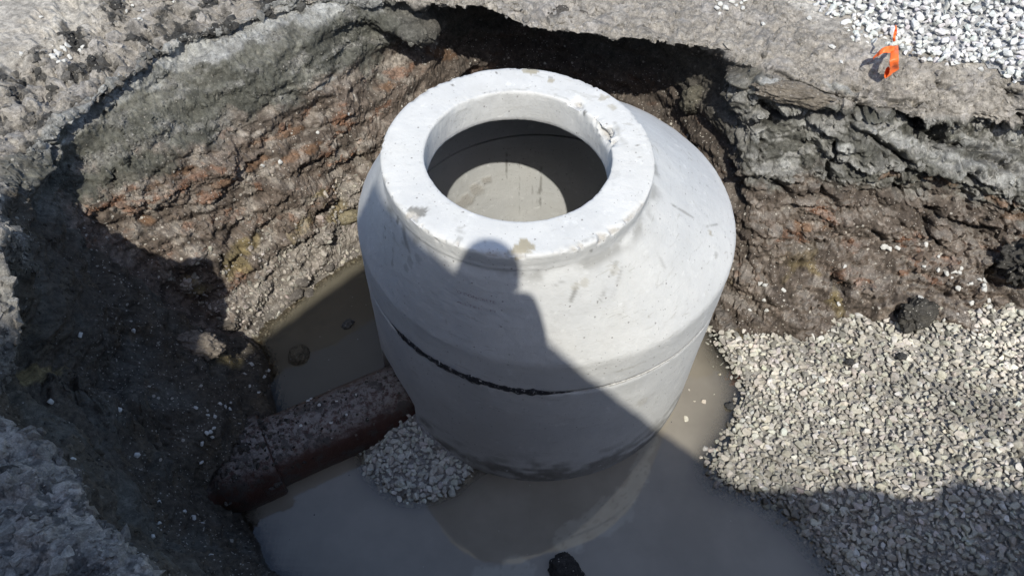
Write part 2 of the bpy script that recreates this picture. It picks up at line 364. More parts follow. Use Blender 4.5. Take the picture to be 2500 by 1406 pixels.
GROOVES = [  # centre line, width, depth, darkening
 ([(1840, 172), (1900, 188), (2010, 230), (2100, 260), (2200, 286), (2290, 298), (2400, 318)], 7, .05, .3),
 ([(1790, 330), (1850, 295), (1920, 285), (1990, 270), (2060, 292), (2110, 268), (2180, 264), (2260, 300), (2330, 345), (2420, 362), (2510, 372)], 9, .09, .5),
 ([(1850, 245), (1880, 275), (1930, 282)], 7, .05, .3), ([(2060, 205), (2130, 232), (2200, 252), (2290, 262)], 5, .04, .2),
 ([(2070, 305), (2140, 335), (2180, 372), (2215, 410), (2270, 432), (2350, 440), (2440, 450)], 8, .07, .4),
 ([(2037, 340), (2030, 400), (2010, 445), (1990, 488)], 7, .10, .5), ([(2370, 380), (2420, 402), (2480, 418)], 7, .06, .4),
 ([(2185, 462), (2215, 470)], 17, .09, .5), ([(2040, 655), (2062, 690), (2078, 715)], 11, .09, .5), ([(2240, 500), (2290, 522), (2330, 545), (2420, 560), (2500, 555)], 8, .06, .4),
 ([(2255, 520), (2262, 570), (2300, 600)], 8, .05, .3), ([(2440, 640), (2415, 665), (2425, 700)], 13, .09, .5), ([(2210, 800), (2195, 770), (2235, 750)], 9, .06, .4),
 ([(1795, 420), (1850, 440), (1910, 450), (1935, 490)], 7, .05, .35), ([(1870, 310), (1862, 360), (1858, 410)], 6, .05, .4), ([(1760, 380), (1790, 430), (1800, 480)], 9, .05, .3), ([(1900, 560), (1960, 575), (2030, 590)], 5, .03, .2),
 ([(2120, 560), (2150, 590), (2200, 585)], 6, .04, .3), ([(2470, 470), (2455, 500), (2440, 530)], 7, .06, .4), ([(2300, 730), (2330, 700), (2345, 670)], 6, .04, .3),
 ([(600, 404), (625, 393), (662, 380)], 5, .035, .3), ([(722, 432), (760, 402), (797, 386)], 5, .035, .3), ([(702, 655), (700, 612), (745, 590), (770, 565), (776, 522), (800, 503), (858, 502)], 7, .06, .4),
 ([(318, 408), (333, 378)], 5, .03, .3), ([(256, 274), (285, 252)], 5, .035, .3), ([(520, 530), (526, 585)], 5, .03, .3), ([(547, 618), (556, 662)], 11, .06, .5), ([(270, 492), (272, 438), (292, 415)], 5, .03, .3),
 ([(118, 335), (121, 400), (126, 465)], 6, .05, .4), ([(560, 680), (575, 640), (590, 615)], 5, .03, .2), ([(690, 242), (750, 226), (806, 198)], 5, .02, .4), ([(430, 150), (385, 180), (372, 215)], 5, .02, .3),
 ([(480, 560), (500, 600), (490, 640)], 4, .02, .2), ([(380, 500), (430, 470), (470, 465)], 4, .02, .2), ([(560, 330), (620, 315), (690, 290)], 4, .02, .2), ([(830, 460), (870, 440)], 4, .02, .2), ([(640, 520), (690, 490), (720, 470)], 4, .02, .2),
 ([(250, 162), (320, 150), (380, 130), (402, 106)], 13, .034, .75), ([(280, 96), (325, 72), (360, 82), (430, 56), (480, 66), (550, 72)], 11, .034, .75), ([(15, 218), (45, 190), (75, 160)], 9, .015, .7), ([(165, 105), (200, 86)], 8, .015, .6),
 ([(520, 38), (557, 12)], 9, .04, .7), ([(120, 292), (180, 252), (250, 204), (300, 172)], 8, .028, .6), ([(20, 205), (45, 222), (30, 240)], 12, .04, .7), ([(190, 190), (215, 160), (245, 130)], 7, .03, .6), ([(0, 300), (60, 290), (110, 270)], 7, .03, .5), ([(0, 372), (60, 362), (120, 338)], 7, .04, .6),
 ([(2440, 215), (2500, 240)], 9, .04, .5), ([(2280, 205), (2330, 222)], 6, .03, .4), ([(2480, 285), (2510, 300)], 12, .05, .6)]
gdark = np.zeros(len(P))
for ln, w_, dp_, dk_ in GROOVES:
    ln = np.array(ln, float); lo = ln.min(0) - 60; hi = ln.max(0) + 60
    k_ = np.nonzero((PXx > lo[0]) & (PXx < hi[0]) & (PXy > lo[1]) & (PXy < hi[1]) & (vp > 3.0) & (vp < 11))[0]
    if not len(k_): continue
    q_ = np.stack([jx[k_], jy[k_]], 1); dd_ = np.full(len(k_), 999.); up2 = np.zeros(len(k_)); tl = np.zeros(len(k_))
    for i in range(len(ln) - 1):
        a, b = ln[i], ln[i + 1]; t_ = np.clip(((q_ - a) @ (b - a)) / ((b - a) @ (b - a)), 0, 1); e_ = q_ - (a + t_[:, None] * (b - a)); de = np.linalg.norm(e_, axis=1)
        m_ = de < dd_; up2 = np.where(m_, -e_[:, 1], up2); tl = np.where(m_, (i + t_) / (len(ln) - 1), tl); dd_ = np.where(m_, de, dd_)
    tap = sstep(0, .15, tl) * sstep(1, .85, tl)
    disp[k_] += tap * (-dp_ * np.exp(-(dd_ / w_) ** 2) + dp_ * .4 * np.exp(-(dd_ / (w_ * 4)) ** 2) * sstep(-2, 7, up2) * (vp[k_] > 5.1))
    gdark[k_] = np.maximum(gdark[k_], dk_ * tap * np.exp(-(dd_ / (w_ * 1.5)) ** 4))
disp *= sstep(2.0, 2.8, vp)
disp *= 1 - .85 * sstep(10.7, 11.1, vp)
def blur(D, k):
    for _ in range(k):
        D = (D + np.roll(D, 1, 1) + np.roll(D, -1, 1)) / 3; D[1:-1] = (D[:-2] + D[1:-1] + D[2:]) / 3
    return D
_D0 = disp.reshape(NR, NC); _D1 = blur(_D0.copy(), 1); _D2 = blur(_D1.copy(), 4)
_w = (1 - sstep(5.6, 6.4, vp)).reshape(NR, NC) * np.maximum(.7 * (up_ < 18), .35).reshape(NR, NC)
_w = np.maximum(_w, (nearl * .7).reshape(NR, NC))
disp = (_D1 * (1 - _w) + _D2 * _w).ravel()
P2 = P + N * disp[:, None]
P2[:, 2] -= .035 * sstep(11.0, 11.25, vp) * (up_ < 20) * (up_ > 5)
_t = (P2[:, :2] - np.array([.136, 1.991])) @ np.array([-.866, -.5]); _n = P2[:, :2] @ np.array([-.5, .866]) - 1.656
P2[:, 2] += .15 * np.exp(-((_t - 1.60) / .16) ** 2 - ((_n - .04) / .13) ** 2) * (1 + .3 * big + .15 * chunk)
vpr = vp + .5 * fbm(P, 7, 4, .6, off=23)
P2[:, 2] -= sstep(3.15, 3.42, vpr) * (1 - sstep(4.4, 4.9, vp)) * lft * (.010 + .05 * np.maximum(0, -fbm(P, 5, 3, off=8) - .05))
G = P2.reshape(NR, NC, 3)
Nd = grid_normals(G) * flip

# albedo, the soil's own colour, darkened in grooves, shade painted under the back lip
def C(*a): return np.array(a)[None]
def mixc(a, b, f): return a * (1 - f[:, None]) + b * f[:, None]
nA = fbm(P, 4, 4, off=5); nB = fbm(P, 9, 4, off=31); nC = fbm(Ps, 6, 4, .6, off=77); nD = fbm(P, 26, 3, off=12)
col = np.repeat(C(.35, .325, .29), len(P), 0)                      # street dust
col = mixc(col, C(.41, .385, .345), sstep(-.2, .5, nA))
crum = sstep(3.6, 3.9, vp + .3 * nB)
col = mixc(col, C(.275, .252, .222), crum)
col = mixc(col, C(.055, .053, .050), crum * sstep(.05, .30, nB + .25 * nD) * lft * (1 - sstep(5.3, 5.8, vp)))
col = mixc(col, C(.30, .28, .26), crum * sstep(.1, .5, -nB) * .8)
under = sstep(5.2, 5.55, v)
col = mixc(col, C(.115, .112, .10), under)
pale = np.clip(under * (1 - sstep(6.35, 6.7, v + .5 * nB)) * lft * sstep(10.6, 11.4, up_), 0, 1)
col = mixc(col, C(.275, .275, .265), pale)
clay = sstep(6.4, 6.75, v + .4 * nB)
col = mixc(col, C(.125, .123, .104), clay * np.maximum(lft, back))
col = mixc(col, C(.078, .078, .066), clay * lft * sstep(0, .4, -nA))
col = mixc(col, C(.19, .185, .17), clay * sstep(.15, .6, nC) * lft)
rc = rgt * under
col = mixc(col, C(.10, .098, .085), rc)
col = mixc(col, C(.225, .22, .205), rc * sstep(.02, .25, nC + .1 * nD - .12 * np.abs(v - 6.9)) * (1 - sstep(7.9, 8.3, v)))
br = sstep(7.75, 8.35, v + .35 * nB)
col = mixc(col, C(.150, .118, .096), br)
col = mixc(col, C(.27, .236, .203), br * sstep(-.15, .4, nB) * np.maximum(lft, .25))
col = mixc(col, C(.095, .076, .062), br * sstep(.1, .5, -nC) )
rust = .6 * br * sstep(.42, .85, nC + .35 * nA + .25 * nD) * (1 - sstep(9.6, 10.2, v))
col = mixc(col, C(.20, .085, .04), rust)
yel = .6 * br * sstep(.42, .75, fbm(P, 5, 4, off=57)) * sstep(9, 9.6, v)
col = mixc(col, C(.24, .19, .09), yel)
rb = sstep(9.75, 10.3, v + .4 * nB) * lft * sstep(10.8, 12, up_)
col = mixc(col, C(.26, .23, .20), rb * .85)
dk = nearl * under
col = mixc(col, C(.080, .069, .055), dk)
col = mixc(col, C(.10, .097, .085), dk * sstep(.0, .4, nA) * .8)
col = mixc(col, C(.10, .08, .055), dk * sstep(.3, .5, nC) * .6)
col = mixc(col, C(.055, .045, .038), back * under * .7)  # undercut back wall coloured darker, the shade of the lip painted in
nl = nearl * (1 - under)
col = mixc(col, C(.25, .24, .222), nl * sstep(-.5, .2, nB))
col = mixc(col, C(.09, .088, .085), nl * sstep(.15, .5, nD - .6 * chunk))
wet = sstep(.075, .0, P2[:, 2] + .02 * nB) * (1 - sstep(4.1, 4.2, -P2[:, 2]))
col = col * (1 - .45 * wet[:, None])
dust = sstep(.28, .75, Nd.reshape(-1, 3)[:, 2] + .25 * nD) * under * (1 - nearl)
col = mixc(col, C(.25, .245, .23), dust * (.75 * rgt * (1 - .6 * br) + .10 * lft + .05) * sstep(-.5, .2, nC))
mott = 1 + .28 * nD + .22 * chunkc * (1 - street)
col = col * np.clip(mott, .45, 1.7)[:, None]
PATCHES = [  # soil of another colour: centre, half sizes, slope, colour, amount
 *[(x, y, a, b, sl, (.21, .11, .055), .5) for x, y, a, b, sl in [(460, 418, 42, 11, -.25), (620, 405, 36, 12, -.3), (555, 440, 40, 11, -.2), (365, 545, 24, 12, 0), (700, 330, 46, 11, -.35), (755, 362, 36, 10, -.35), (640, 342, 34, 11, -.3), (370, 455, 28, 10, -.3), (1080, 130, 40, 14, .2), (2172, 425, 26, 8, .1), (2290, 443, 44, 8, .1), (2480, 527, 34, 9, .1), (1970, 555, 40, 9, 0), (2450, 480, 40, 8, .2), (940, 212, 20, 8, -.3), (700, 390, 50, 8, -.35)]],
 *[(x, y, a, b, sl, (.24, .19, .095), .8) for x, y, a, b, sl in [(572, 655, 24, 40, 0), (835, 535, 42, 17, 0), (600, 600, 14, 20, 0), (2095, 783, 24, 9, 0), (780, 470, 30, 8, -.3), (560, 880, 34, 14, 0), (110, 925, 60, 16, 0)]],
 *[(x, y, a, b, sl, (.33, .33, .315), .85) for x, y, a, b, sl in [(460, 128, 90, 36, -.35), (300, 232, 60, 24, -.75), (190, 300, 44, 20, -.8), (385, 190, 34, 34, 0), (620, 70, 70, 30, -.3), (780, 35, 60, 30, -.3), (720, 20, 50, 26, 0), (150, 345, 30, 12, -.5), (790, 205, 30, 7, -.5), (1910, 203, 55, 8, .25), (2050, 215, 40, 10, .3), (1985, 305, 44, 16, .3), (2150, 322, 66, 12, .25), (2230, 350, 66, 16, .35), (2330, 400, 70, 18, .3), (2440, 432, 56, 16, .2), (2120, 292, 44, 9, .2), (2390, 350, 60, 12, .3), (2480, 330, 40, 14, .2), (2050, 360, 26, 18, 0), (1860, 330, 24, 14, 0), (1920, 400, 24, 18, 0)]],
 *[(x, y, a, b, sl, (.088, .088, .074), .8) for x, y, a, b, sl in [(300, 430, 120, 50, -.35), (570, 225, 140, 44, -.35), (880, 70, 80, 40, 0), (330, 310, 80, 30, -.5), (640, 180, 90, 26, -.3), (170, 440, 40, 60, 0), (2050, 265, 90, 12, .2), (2300, 330, 60, 12, .2)]],
]
jn = .45 * nB + .35 * nC + .25 * nD
for x, y, a, b, sl, cc_, am in PATCHES:
    dx_ = PXx - x; dy_ = PXy - y - sl * dx_
    kk_ = np.nonzero((np.abs(dx_) < a * 2.2) & (np.abs(dy_) < b * 2.4) & (vp > 3.2) & (vp < 11.3))[0]
    q_ = np.sqrt((dx_[kk_] / a) ** 2 + (dy_[kk_] / b) ** 2) + jn[kk_] * 1.1
    wq = am * sstep(1.25, .55, q_)
    col[kk_] = mixc(col[kk_], C(*cc_) * (1 + .25 * nD[kk_, None]), wq)
gdk = gdark[:, None]; col = col * (1 - .8 * gdk) + .012 * gdk
grit = np.clip(.2 + .4 * lip + brown * .75 - .1 * dk, 0, 1) * (1 - .75 * pale) * (1 - .5 * street)
gloss = .92 - .35 * wet
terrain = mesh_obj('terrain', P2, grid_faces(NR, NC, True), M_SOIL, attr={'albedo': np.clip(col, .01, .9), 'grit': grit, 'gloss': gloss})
setp(terrain, kind='structure')
# sampling tables for things that lie on the terrain
cell_area = np.linalg.norm(np.cross(np.gradient(G, axis=1), np.gradient(G, axis=0)), axis=2)
def terrain_points(n, umin, umax, vmin, vmax, wfun=None):
    w = cell_area * (UP > umin) * (UP < umax) * (VP > vmin) * (VP < vmax)
    if wfun is not None: w = w * wfun
    w = w.ravel() / w.sum(); idx = rng.choice(len(w), size=n, p=w)
    return G.reshape(-1, 3)[idx], Nd.reshape(-1, 3)[idx], idx
def ray_surface(px, py, zmin=-.2, zmax=1.6):
    """first point of the terrain sheet seen from the photographer's place, by nearest projected vertex"""
    PT = G.reshape(-1, 3) - [0, 0, CH]
    Z = PT @ _f0; X = 1250 + F * (PT @ CR) / Z; Y = 703 - F * (PT @ CU) / Z
    m = (Z > .3) & (np.hypot(X - px, Y - py) < 9)
    if not m.any(): return at(px, py, .1), np.array([0, 0, 1.])
    ids = np.nonzero(m)[0]; zs = Z[ids]; k = ids[zs < zs.min() + .06]
    return G.reshape(-1, 3)[k].mean(0), Nd.reshape(-1, 3)[k].mean(0)

# ------------------------------------------------------------------ stone library
def stone_variants(k, npts=15, seed=1, bev=.07, flat=.62):
    R = random.Random(seed); out = []
    for i in range(k):
        bm = bmesh.new()
        e = (1, R.uniform(.62, .95), R.uniform(flat - .17, flat + .15))
        for j in range(npts):
            q = Vector((R.gauss(0, 1), R.gauss(0, 1), R.gauss(0, 1))).normalized() * R.uniform(.85, 1.05)
            bm.verts.new((q.x * e[0], q.y * e[1], q.z * e[2]))
        bmesh.ops.convex_hull(bm, input=bm.verts)
        for vv in [vv for vv in bm.verts if not vv.link_faces]: bm.verts.remove(vv)
        bmesh.ops.dissolve_limit(bm, angle_limit=rad(14), verts=bm.verts, edges=bm.edges)
        bmesh.ops.bevel(bm, geom=list(bm.edges), offset=bev, segments=1, affect='EDGES', clamp_overlap=True)
        bmesh.ops.triangulate(bm, faces=bm.faces)
        bm.verts.index_update()
        out.append((np.array([vv.co[:] for vv in bm.verts]), np.array([[vv.index for vv in f.verts] for f in bm.faces])))
        bm.free()
    return out
STONES = stone_variants(22)
def rot_rand(n, tilt=1., normal=None):
    """random rotation matrices; tilt<1 keeps the stone's flat side nearer to the normal"""
    a = rng.uniform(0, 2 * np.pi, n); ca, sa = np.cos(a), np.sin(a)
    R0 = np.zeros((n, 3, 3)); R0[:, 0, 0] = ca; R0[:, 0, 1] = -sa; R0[:, 1, 0] = sa; R0[:, 1, 1] = ca; R0[:, 2, 2] = 1
    z = rng.normal(size=(n, 3)) * tilt * .6 + (np.array([0, 0, 1.]) if normal is None else normal)
    z /= np.linalg.norm(z, axis=1)[:, None]
    x = np.cross(np.array([.13, .98, .1]), z); x /= np.linalg.norm(x, axis=1)[:, None]; y = np.cross(z, x)
    return np.einsum('nij,njk->nik', np.stack([x, y, z], 2), R0)
def stones_mesh(name, pos, size, tint, tilt=1., normal=None, mat=None, lib=None, smooth=False):
    lib = lib or STONES; n = len(pos); ids = rng.integers(0, len(lib), n); R = rot_rand(n, tilt, normal)
    Vs, Fs, Ts = [], [], []; off = 0
    for k, (vv, ff) in enumerate(lib):
        m = np.nonzero(ids == k)[0]
        if not len(m): continue
        Q = np.einsum('nij,vj->nvi', R[m], vv) * size[m][:, None, None] + pos[m][:, None]
        Vs.append(Q.reshape(-1, 3)); Ts.append(np.repeat(tint[m], len(vv), 0))
        Fs.append((ff[None] + (np.arange(len(m)) * len(vv))[:, None, None]).reshape(-1, 3) + off); off += len(m) * len(vv)
    return mesh_obj(name, np.concatenate(Vs), np.concatenate(Fs), mat or M_STONE, smooth=smooth, attr={'tint': np.concatenate(Ts)})
def tints(n, base, var=.12, dark=.0):
    b = np.array(base)[None] * (1 + var * rng.normal(size=(n, 1))) * (1 + .02 * rng.normal(size=(n, 3)))
    if dark > 0:
        m = rng.random(n) < dark; b[m] *= rng.uniform(.35, .75, (m.sum(), 1))
    return np.clip(b, .02, .8)

# thin plate surface through control heights
def tps(ctrl):
    ctrl = np.array(ctrl); X = ctrl[:, :2]; n = len(X)
    U = lambda r: np.where(r > 1e-9, r * r * np.log(r + 1e-12), 0)
    Km = U(np.linalg.norm(X[:, None] - X[None], axis=2)) + np.eye(n) * 2e-3
    Pm = np.c_[np.ones(n), X]; A = np.block([[Km, Pm], [Pm.T, np.zeros((3, 3))]])
    w = np.linalg.solve(A, np.r_[ctrl[:, 2], 0, 0, 0])
    return lambda q: U(np.linalg.norm(q[:, None] - X[None], axis=2)) @ w[:n] + w[n] + q @ w[n + 1:]
def inpoly(q, poly):
    poly = np.array(poly)[:, :2]; c = np.zeros(len(q), bool); j = len(poly) - 1
    for i in range(len(poly)):
        xi, yi = poly[i]; xj, yj = poly[j]
        m = ((yi > q[:, 1]) != (yj > q[:, 1])) & (q[:, 0] < (xj - xi) * (q[:, 1] - yi) / (yj - yi + 1e-12) + xi)
        c ^= m; j = i
    return c
def jgrid(x0, x1, y0, y1, s):
    gx, gy = np.meshgrid(np.arange(x0, x1, s), np.arange(y0, y1, s)); q = np.stack([gx.ravel(), gy.ravel()], 1)
    return q + rng.uniform(-.48, .48, q.shape) * s

# terrain height lookup on a coarse raster (top surface, for the floor and slopes only)
HX0, HY0, HS = -2.2, .2, .02
HN = 280
HM = np.full((HN, HN), -1.)
_pf = G.reshape(-1, 3); _m = (vp > 6.5)
_ix = ((_pf[:, 0] - HX0) / HS).astype(int); _iy = ((_pf[:, 1] - HY0) / HS).astype(int)
_ok = _m & (_ix >= 0) & (_iy >= 0) & (_ix < HN) & (_iy < HN)
np.maximum.at(HM, (_iy[_ok], _ix[_ok]), _pf[_ok, 2])
for _k in range(12):
    Hn = HM.copy()
    for dy, dx in ((0, 1), (1, 0), (0, -1), (-1, 0)): Hn = np.maximum(Hn, np.roll(HM, (dy, dx), (0, 1)))
    HM = np.where(HM < -.9, Hn, HM)
def terr_h(q):
    ix = np.clip(((q[:, 0] - HX0) / HS).astype(int), 0, HN - 1); iy = np.clip(((q[:, 1] - HY0) / HS).astype(int), 0, HN - 1)
    return HM[iy, ix]

# ------------------------------------------------------------------ gravel bed on the right of the pit
gc = []
for px, py, z in [(1745, 830, 0), (1772, 880, 0), (1795, 960, 0), (1770, 1060, 0), (1722, 1130, 0), (1790, 1190, 0), (1900, 1250, 0), (1990, 1330, 0), (2045, 1406, 0), (2070, 1460, 0),
                  (2100, 1000, .1), (2300, 1000, .19), (2500, 1000, .28), (2500, 1200, .25), (2500, 1400, .2), (2200, 1380, .06), (2200, 1200, .12), (1950, 930, .07),
                  (2250, 830, .2), (2500, 830, .3), (2000, 850, .09), (1850, 890, .04), (1700, 980, -.07), (1650, 1130, -.07), (1620, 1230, -.1), (1800, 1300, -.07), (1900, 1406, -.07), (1500, 1300, -.2), (1650, 1400, -.2)]:
    p = at(px, py, z); gc.append(p)
gc += [W(3.0, 1.5, .42), W(3.0, .8, .4), W(2.2, .3, .25), W(2.6, 2.1, .42)]
gh = tps(gc)
gx = np.linspace(.3, 3.3, 150); gy = np.linspace(.25, 2.7, 130); GX, GY = np.meshgrid(gx, gy); q = np.stack([GX.ravel(), GY.ravel()], 1)
CYC = np.array([.1208, 2.018]); CYR = .7165
def gbed(q): return gh(q) + .012 * fbm(np.c_[q, q[:, 0] * 0], 3.5, 2)
zb = gbed(q) - .012
mk = (zb > -.2) & (np.hypot(*(q - CYC).T) > CYR - .1)
Fg = grid_faces(130, 150); Fg = Fg[mk[Fg].all(1)]
gpoly_far = gh
q1 = jgrid(.3, 3.25, .25, 2.75, .0188)
rad_ok = np.hypot(*(q1 - CYC).T) > CYR + .015
zz = gbed(q1); th = terr_h(q1)
keep = rad_ok & (zz > -.09) & (zz > th - .03)
# stones thin out under water
keep &= (zz > -.01) | (rng.random(len(q1)) < np.clip(1 + zz / .1, .04, 1) ** 2.2)
q1, zz = q1[keep], zz[keep]
n = len(q1); pos = np.c_[q1, zz + rng.uniform(-.009, .007, n)]
sz = np.clip(rng.lognormal(np.log(.0147), .34, n), .0065, .027)
dirt = sstep(.0, .5, fbm(np.c_[q1, zz], 2.2, 3, off=40) + .55 * (np.exp(-((q1 - at(2440, 1010, .25)[:2]) ** 2).sum(1) / .06)))
fresh = sstep(-.35, .3, (q1[:, 1] - 1.75) * 1.3 + .35 * fbm(np.c_[q1, zz], 3, 2, off=4)) 
tn = tints(n, (.42, .395, .342), .13, .05) * (1 + .35 * fresh[:, None]) * (1 - .32 * dirt[:, None])
tn = np.where((rng.random(n) < .09)[:, None], tints(n, (.54, .52, .48), .08), tn)
tn = tn * (.6 + .4 * sstep(-.005, .035, zz + .01 * rng.normal(size=n)))[:, None]
gravel_bed = stones_mesh('gravel', pos, sz, tn, .75)
setp(gravel_bed, 'grey crushed stone bed sloping out of the muddy water at lower right', 'gravel', kind='stuff')
nb = np.full((len(q), 3), .30) * [1, .95, .87] * (1 + .3 * fbm(np.c_[q, zb], 8, 3))[:, None]
bed = mesh_obj('gravel_base', np.c_[q, zb], Fg, M_CLOD, attr={'tint': nb}); setp(bed, kind='structure')

# ------------------------------------------------------------------ white gravel on the street at the top right
poly = [at(*a, 1.16) for a in [(1955, -10), (2050, 55), (2085, 100), (2150, 108), (2230, 140), (2330, 155), (2400, 145), (2450, 185), (2520, 200), (2700, 230), (3100, 230), (3300, -300), (2600, -330), (1900, -330), (1930, -60)]]
q2 = jgrid(.6, 4.2, 2.2, 5.6, .0245)
inside = inpoly(q2 + .03 * fbm(np.c_[q2, q2[:, 0] * 0], 9, 2)[:, None], poly); q2 = q2[inside]
P2d = np.array(poly)[:, :2]
def edge_dist(q):
    d = np.full(len(q), 9.)
    for i in range(len(P2d)):
        a, b = P2d[i], P2d[(i + 1) % len(P2d)]; t = np.clip(((q - a) @ (b - a)) / ((b - a) @ (b - a)), 0, 1)
        d = np.minimum(d, np.linalg.norm(q - (a + t[:, None] * (b - a)), axis=1))
    return d
ed = edge_dist(q2); hh = 1.155 + .11 * sstep(0, .6, ed)
n = len(q2)
pos = np.c_[q2, hh + rng.uniform(-.01, .012, n)]; sz = np.clip(rng.lognormal(np.log(.0172), .22, n), .010, .026)
g2 = stones_mesh('gravel', pos, sz, tints(n, (.60, .60, .585), .07, .04), 1.0)
setp(g2, 'clean white crushed stone spread on the street surface at upper right', 'gravel', kind='stuff')
gx = np.linspace(.8, 4.2, 90); gy = np.linspace(2.2, 5.6, 90); GX, GY = np.meshgrid(gx, gy); q = np.stack([GX.ravel(), GY.ravel()], 1)
ins = inpoly(q, poly); zq = 1.14 + .1 * sstep(0, .6, edge_dist(q)); Fg = grid_faces(90, 90); Fg = Fg[ins[Fg].all(1)]
b2 = mesh_obj('gravel_base', np.c_[q, zq], Fg, M_CLOD, attr={'tint': np.full((len(q), 3), .4)}); setp(b2, kind='structure')

# ------------------------------------------------------------------ small heap of gravel between pipe and manhole
top = at(1010, 1062, .10)
def heap_h(q):
    d = (q - top[:2]) @ np.array([[.9, .2], [-.2, .8]])
    return .125 - .5 * np.linalg.norm(d, axis=1)
q3 = jgrid(-.75, .1, 1.0, 1.75, .0165); pip_N = np.array([-.5, .866])
ok = (np.hypot(*(q3 - CYC).T) > CYR + .01) & ((q3 @ pip_N) < 1.56)
hpoly = [at(*a, 0) for a in [(885, 1095), (885, 1150), (930, 1190), (985, 1232), (1050, 1222), (1110, 1205), (1155, 1160), (1150, 1120), (1100, 1050), (1010, 1000), (930, 1030)]]
hz = tps([at(1000, 1060, .1), at(950, 1090, .06), at(1060, 1110, .06), at(1010, 1150, .045)] + [at(a, b, 0) for a, b in [(885, 1100), (892, 1150), (935, 1190), (990, 1226), (1050, 1216), (1105, 1200), (1140, 1165)]] +
         [at(1000, 1300, -.1), at(850, 1200, -.1), at(1200, 1230, -.1), at(1150, 1290, -.13)])
z3 = hz(q3); ok &= (z3 > -.075) & ((z3 > -.012) | (rng.random(len(q3)) < .22)) & (q3[:, 0] > -.72)
q3, z3 = q3[ok], z3[ok]; n = len(q3)
g3 = stones_mesh('gravel', np.c_[q3, z3 + rng.uniform(-.008, .006, n)], np.clip(rng.lognormal(np.log(.0150), .25, n), .009, .023), tints(n, (.46, .46, .42), .13, .05), 1.1)
setp(g3, 'small heap of grey stone in the water between pipe and manhole', 'gravel', kind='stuff')

hx = np.linspace(-.8, .1, 70); hy = np.linspace(1.0, 1.75, 60); HX, HY = np.meshgrid(hx, hy); qh = np.stack([HX.ravel(), HY.ravel()], 1)
zh = hz(qh) - .010; mh = (zh > -.12) & ((qh @ pip_N) < 1.6) & (np.hypot(*(qh - CYC).T) > CYR - .05); Fh = grid_faces(60, 70); Fh = Fh[mh[Fh].all(1)]
setp(mesh_obj('gravel_base', np.c_[qh, zh], Fh, M_CLOD, attr={'tint': np.full((len(qh), 3), .27)}), kind='structure')

# ------------------------------------------------------------------ rubble of pale stone fragments on the lower left bank
wf = sstep(9.3, 10.4, VP + .5 * nB.reshape(NR, NC))
pp, nn, ii = terrain_points(2600, 10.4, 17.4, 9.4, 11.6, wf)
n = len(pp)
sz = np.clip(rng.lognormal(np.log(.0085), .45, n), .003, .024)
g4 = stones_mesh('rubble', pp + nn * (sz * rng.uniform(-.3, .25, n))[:, None], sz, tints(n, (.33, .30, .265), .2, .18), 1.2, nn)
setp(g4, 'pale broken stone rubble at the foot of the left bank behind the pipe', 'rubble', kind='stuff')
# crumbs of soil and asphalt along the edges and over the banks
def chunks_lib(k, seed):
    R_ = random.Random(seed); out = []
    for i in range(k):
        bm = bmesh.new()
        for j in range(13):
            q_ = Vector((R_.gauss(0, 1), R_.gauss(0, 1), R_.gauss(0, 1))).normalized() * R_.uniform(.75, 1.1); bm.verts.new((q_.x, q_.y * .9, q_.z * .75))
        bmesh.ops.convex_hull(bm, input=bm.verts)
        for vv in [vv for vv in bm.verts if not vv.link_faces]: bm.verts.remove(vv)
        bmesh.ops.triangulate(bm, faces=bm.faces); bm.verts.index_update()
        out.append((np.array([vv.co[:] for vv in bm.verts]), np.array([[vv.index for vv in f.verts] for f in bm.faces]))); bm.free()
    return out
CHUNKS = chunks_lib(26, 5)
wl = (.25 + sstep(.0, .35, nB)).reshape(NR, NC); wd_ = (.15 + sstep(-.05, .4, nC)).reshape(NR, NC)
SETS = [(6500, 10., 17.8, 3.6, 6.0, wl, .0085, .55), (4200, 17.8, 32.5, 3.5, 5.5, wl, .0075, .5), (5200, 25.4, 32.5, 5.2, 10.9, wd_, .0080, .6), (4200, 1.5, 9.9, 5.5, 11., wd_, .0065, .55), (8500, 10., 17.6, 7.4, 10.4, wd_, .0075, .5), (2500, 10.2, 17.6, 5.6, 7.6, wd_, .0055, .5), (6500, .8, 9.6, 3.3, 5.6, wl, .0095, .6), (1200, 17.6, 25.4, 6., 10.5, wd_, .0085, .5)]
_T = [terrain_points(*a[:6]) for a in SETS]
pp = np.concatenate([a[0] for a in _T]); nn = np.concatenate([a[1] for a in _T]); idx = np.concatenate([a[2] for a in _T])
sz = np.concatenate([np.clip(rng.lognormal(np.log(a[6]), a[7], a[0]), .002, .030) for a in SETS]); n = len(pp)
tcol = np.clip(col[idx] * rng.uniform(.7, 1.4, (n, 1)), .02, .6)
g5 = stones_mesh('soil_crumbs', pp + nn * (sz * rng.uniform(-.55, -.1, n))[:, None], sz, tcol, 1.5, nn, M_CLOD, lib=CHUNKS, smooth=False)
setp(g5, 'loose crumbs of soil and broken asphalt lying along the pit edges', 'soil crumbs', kind='stuff')

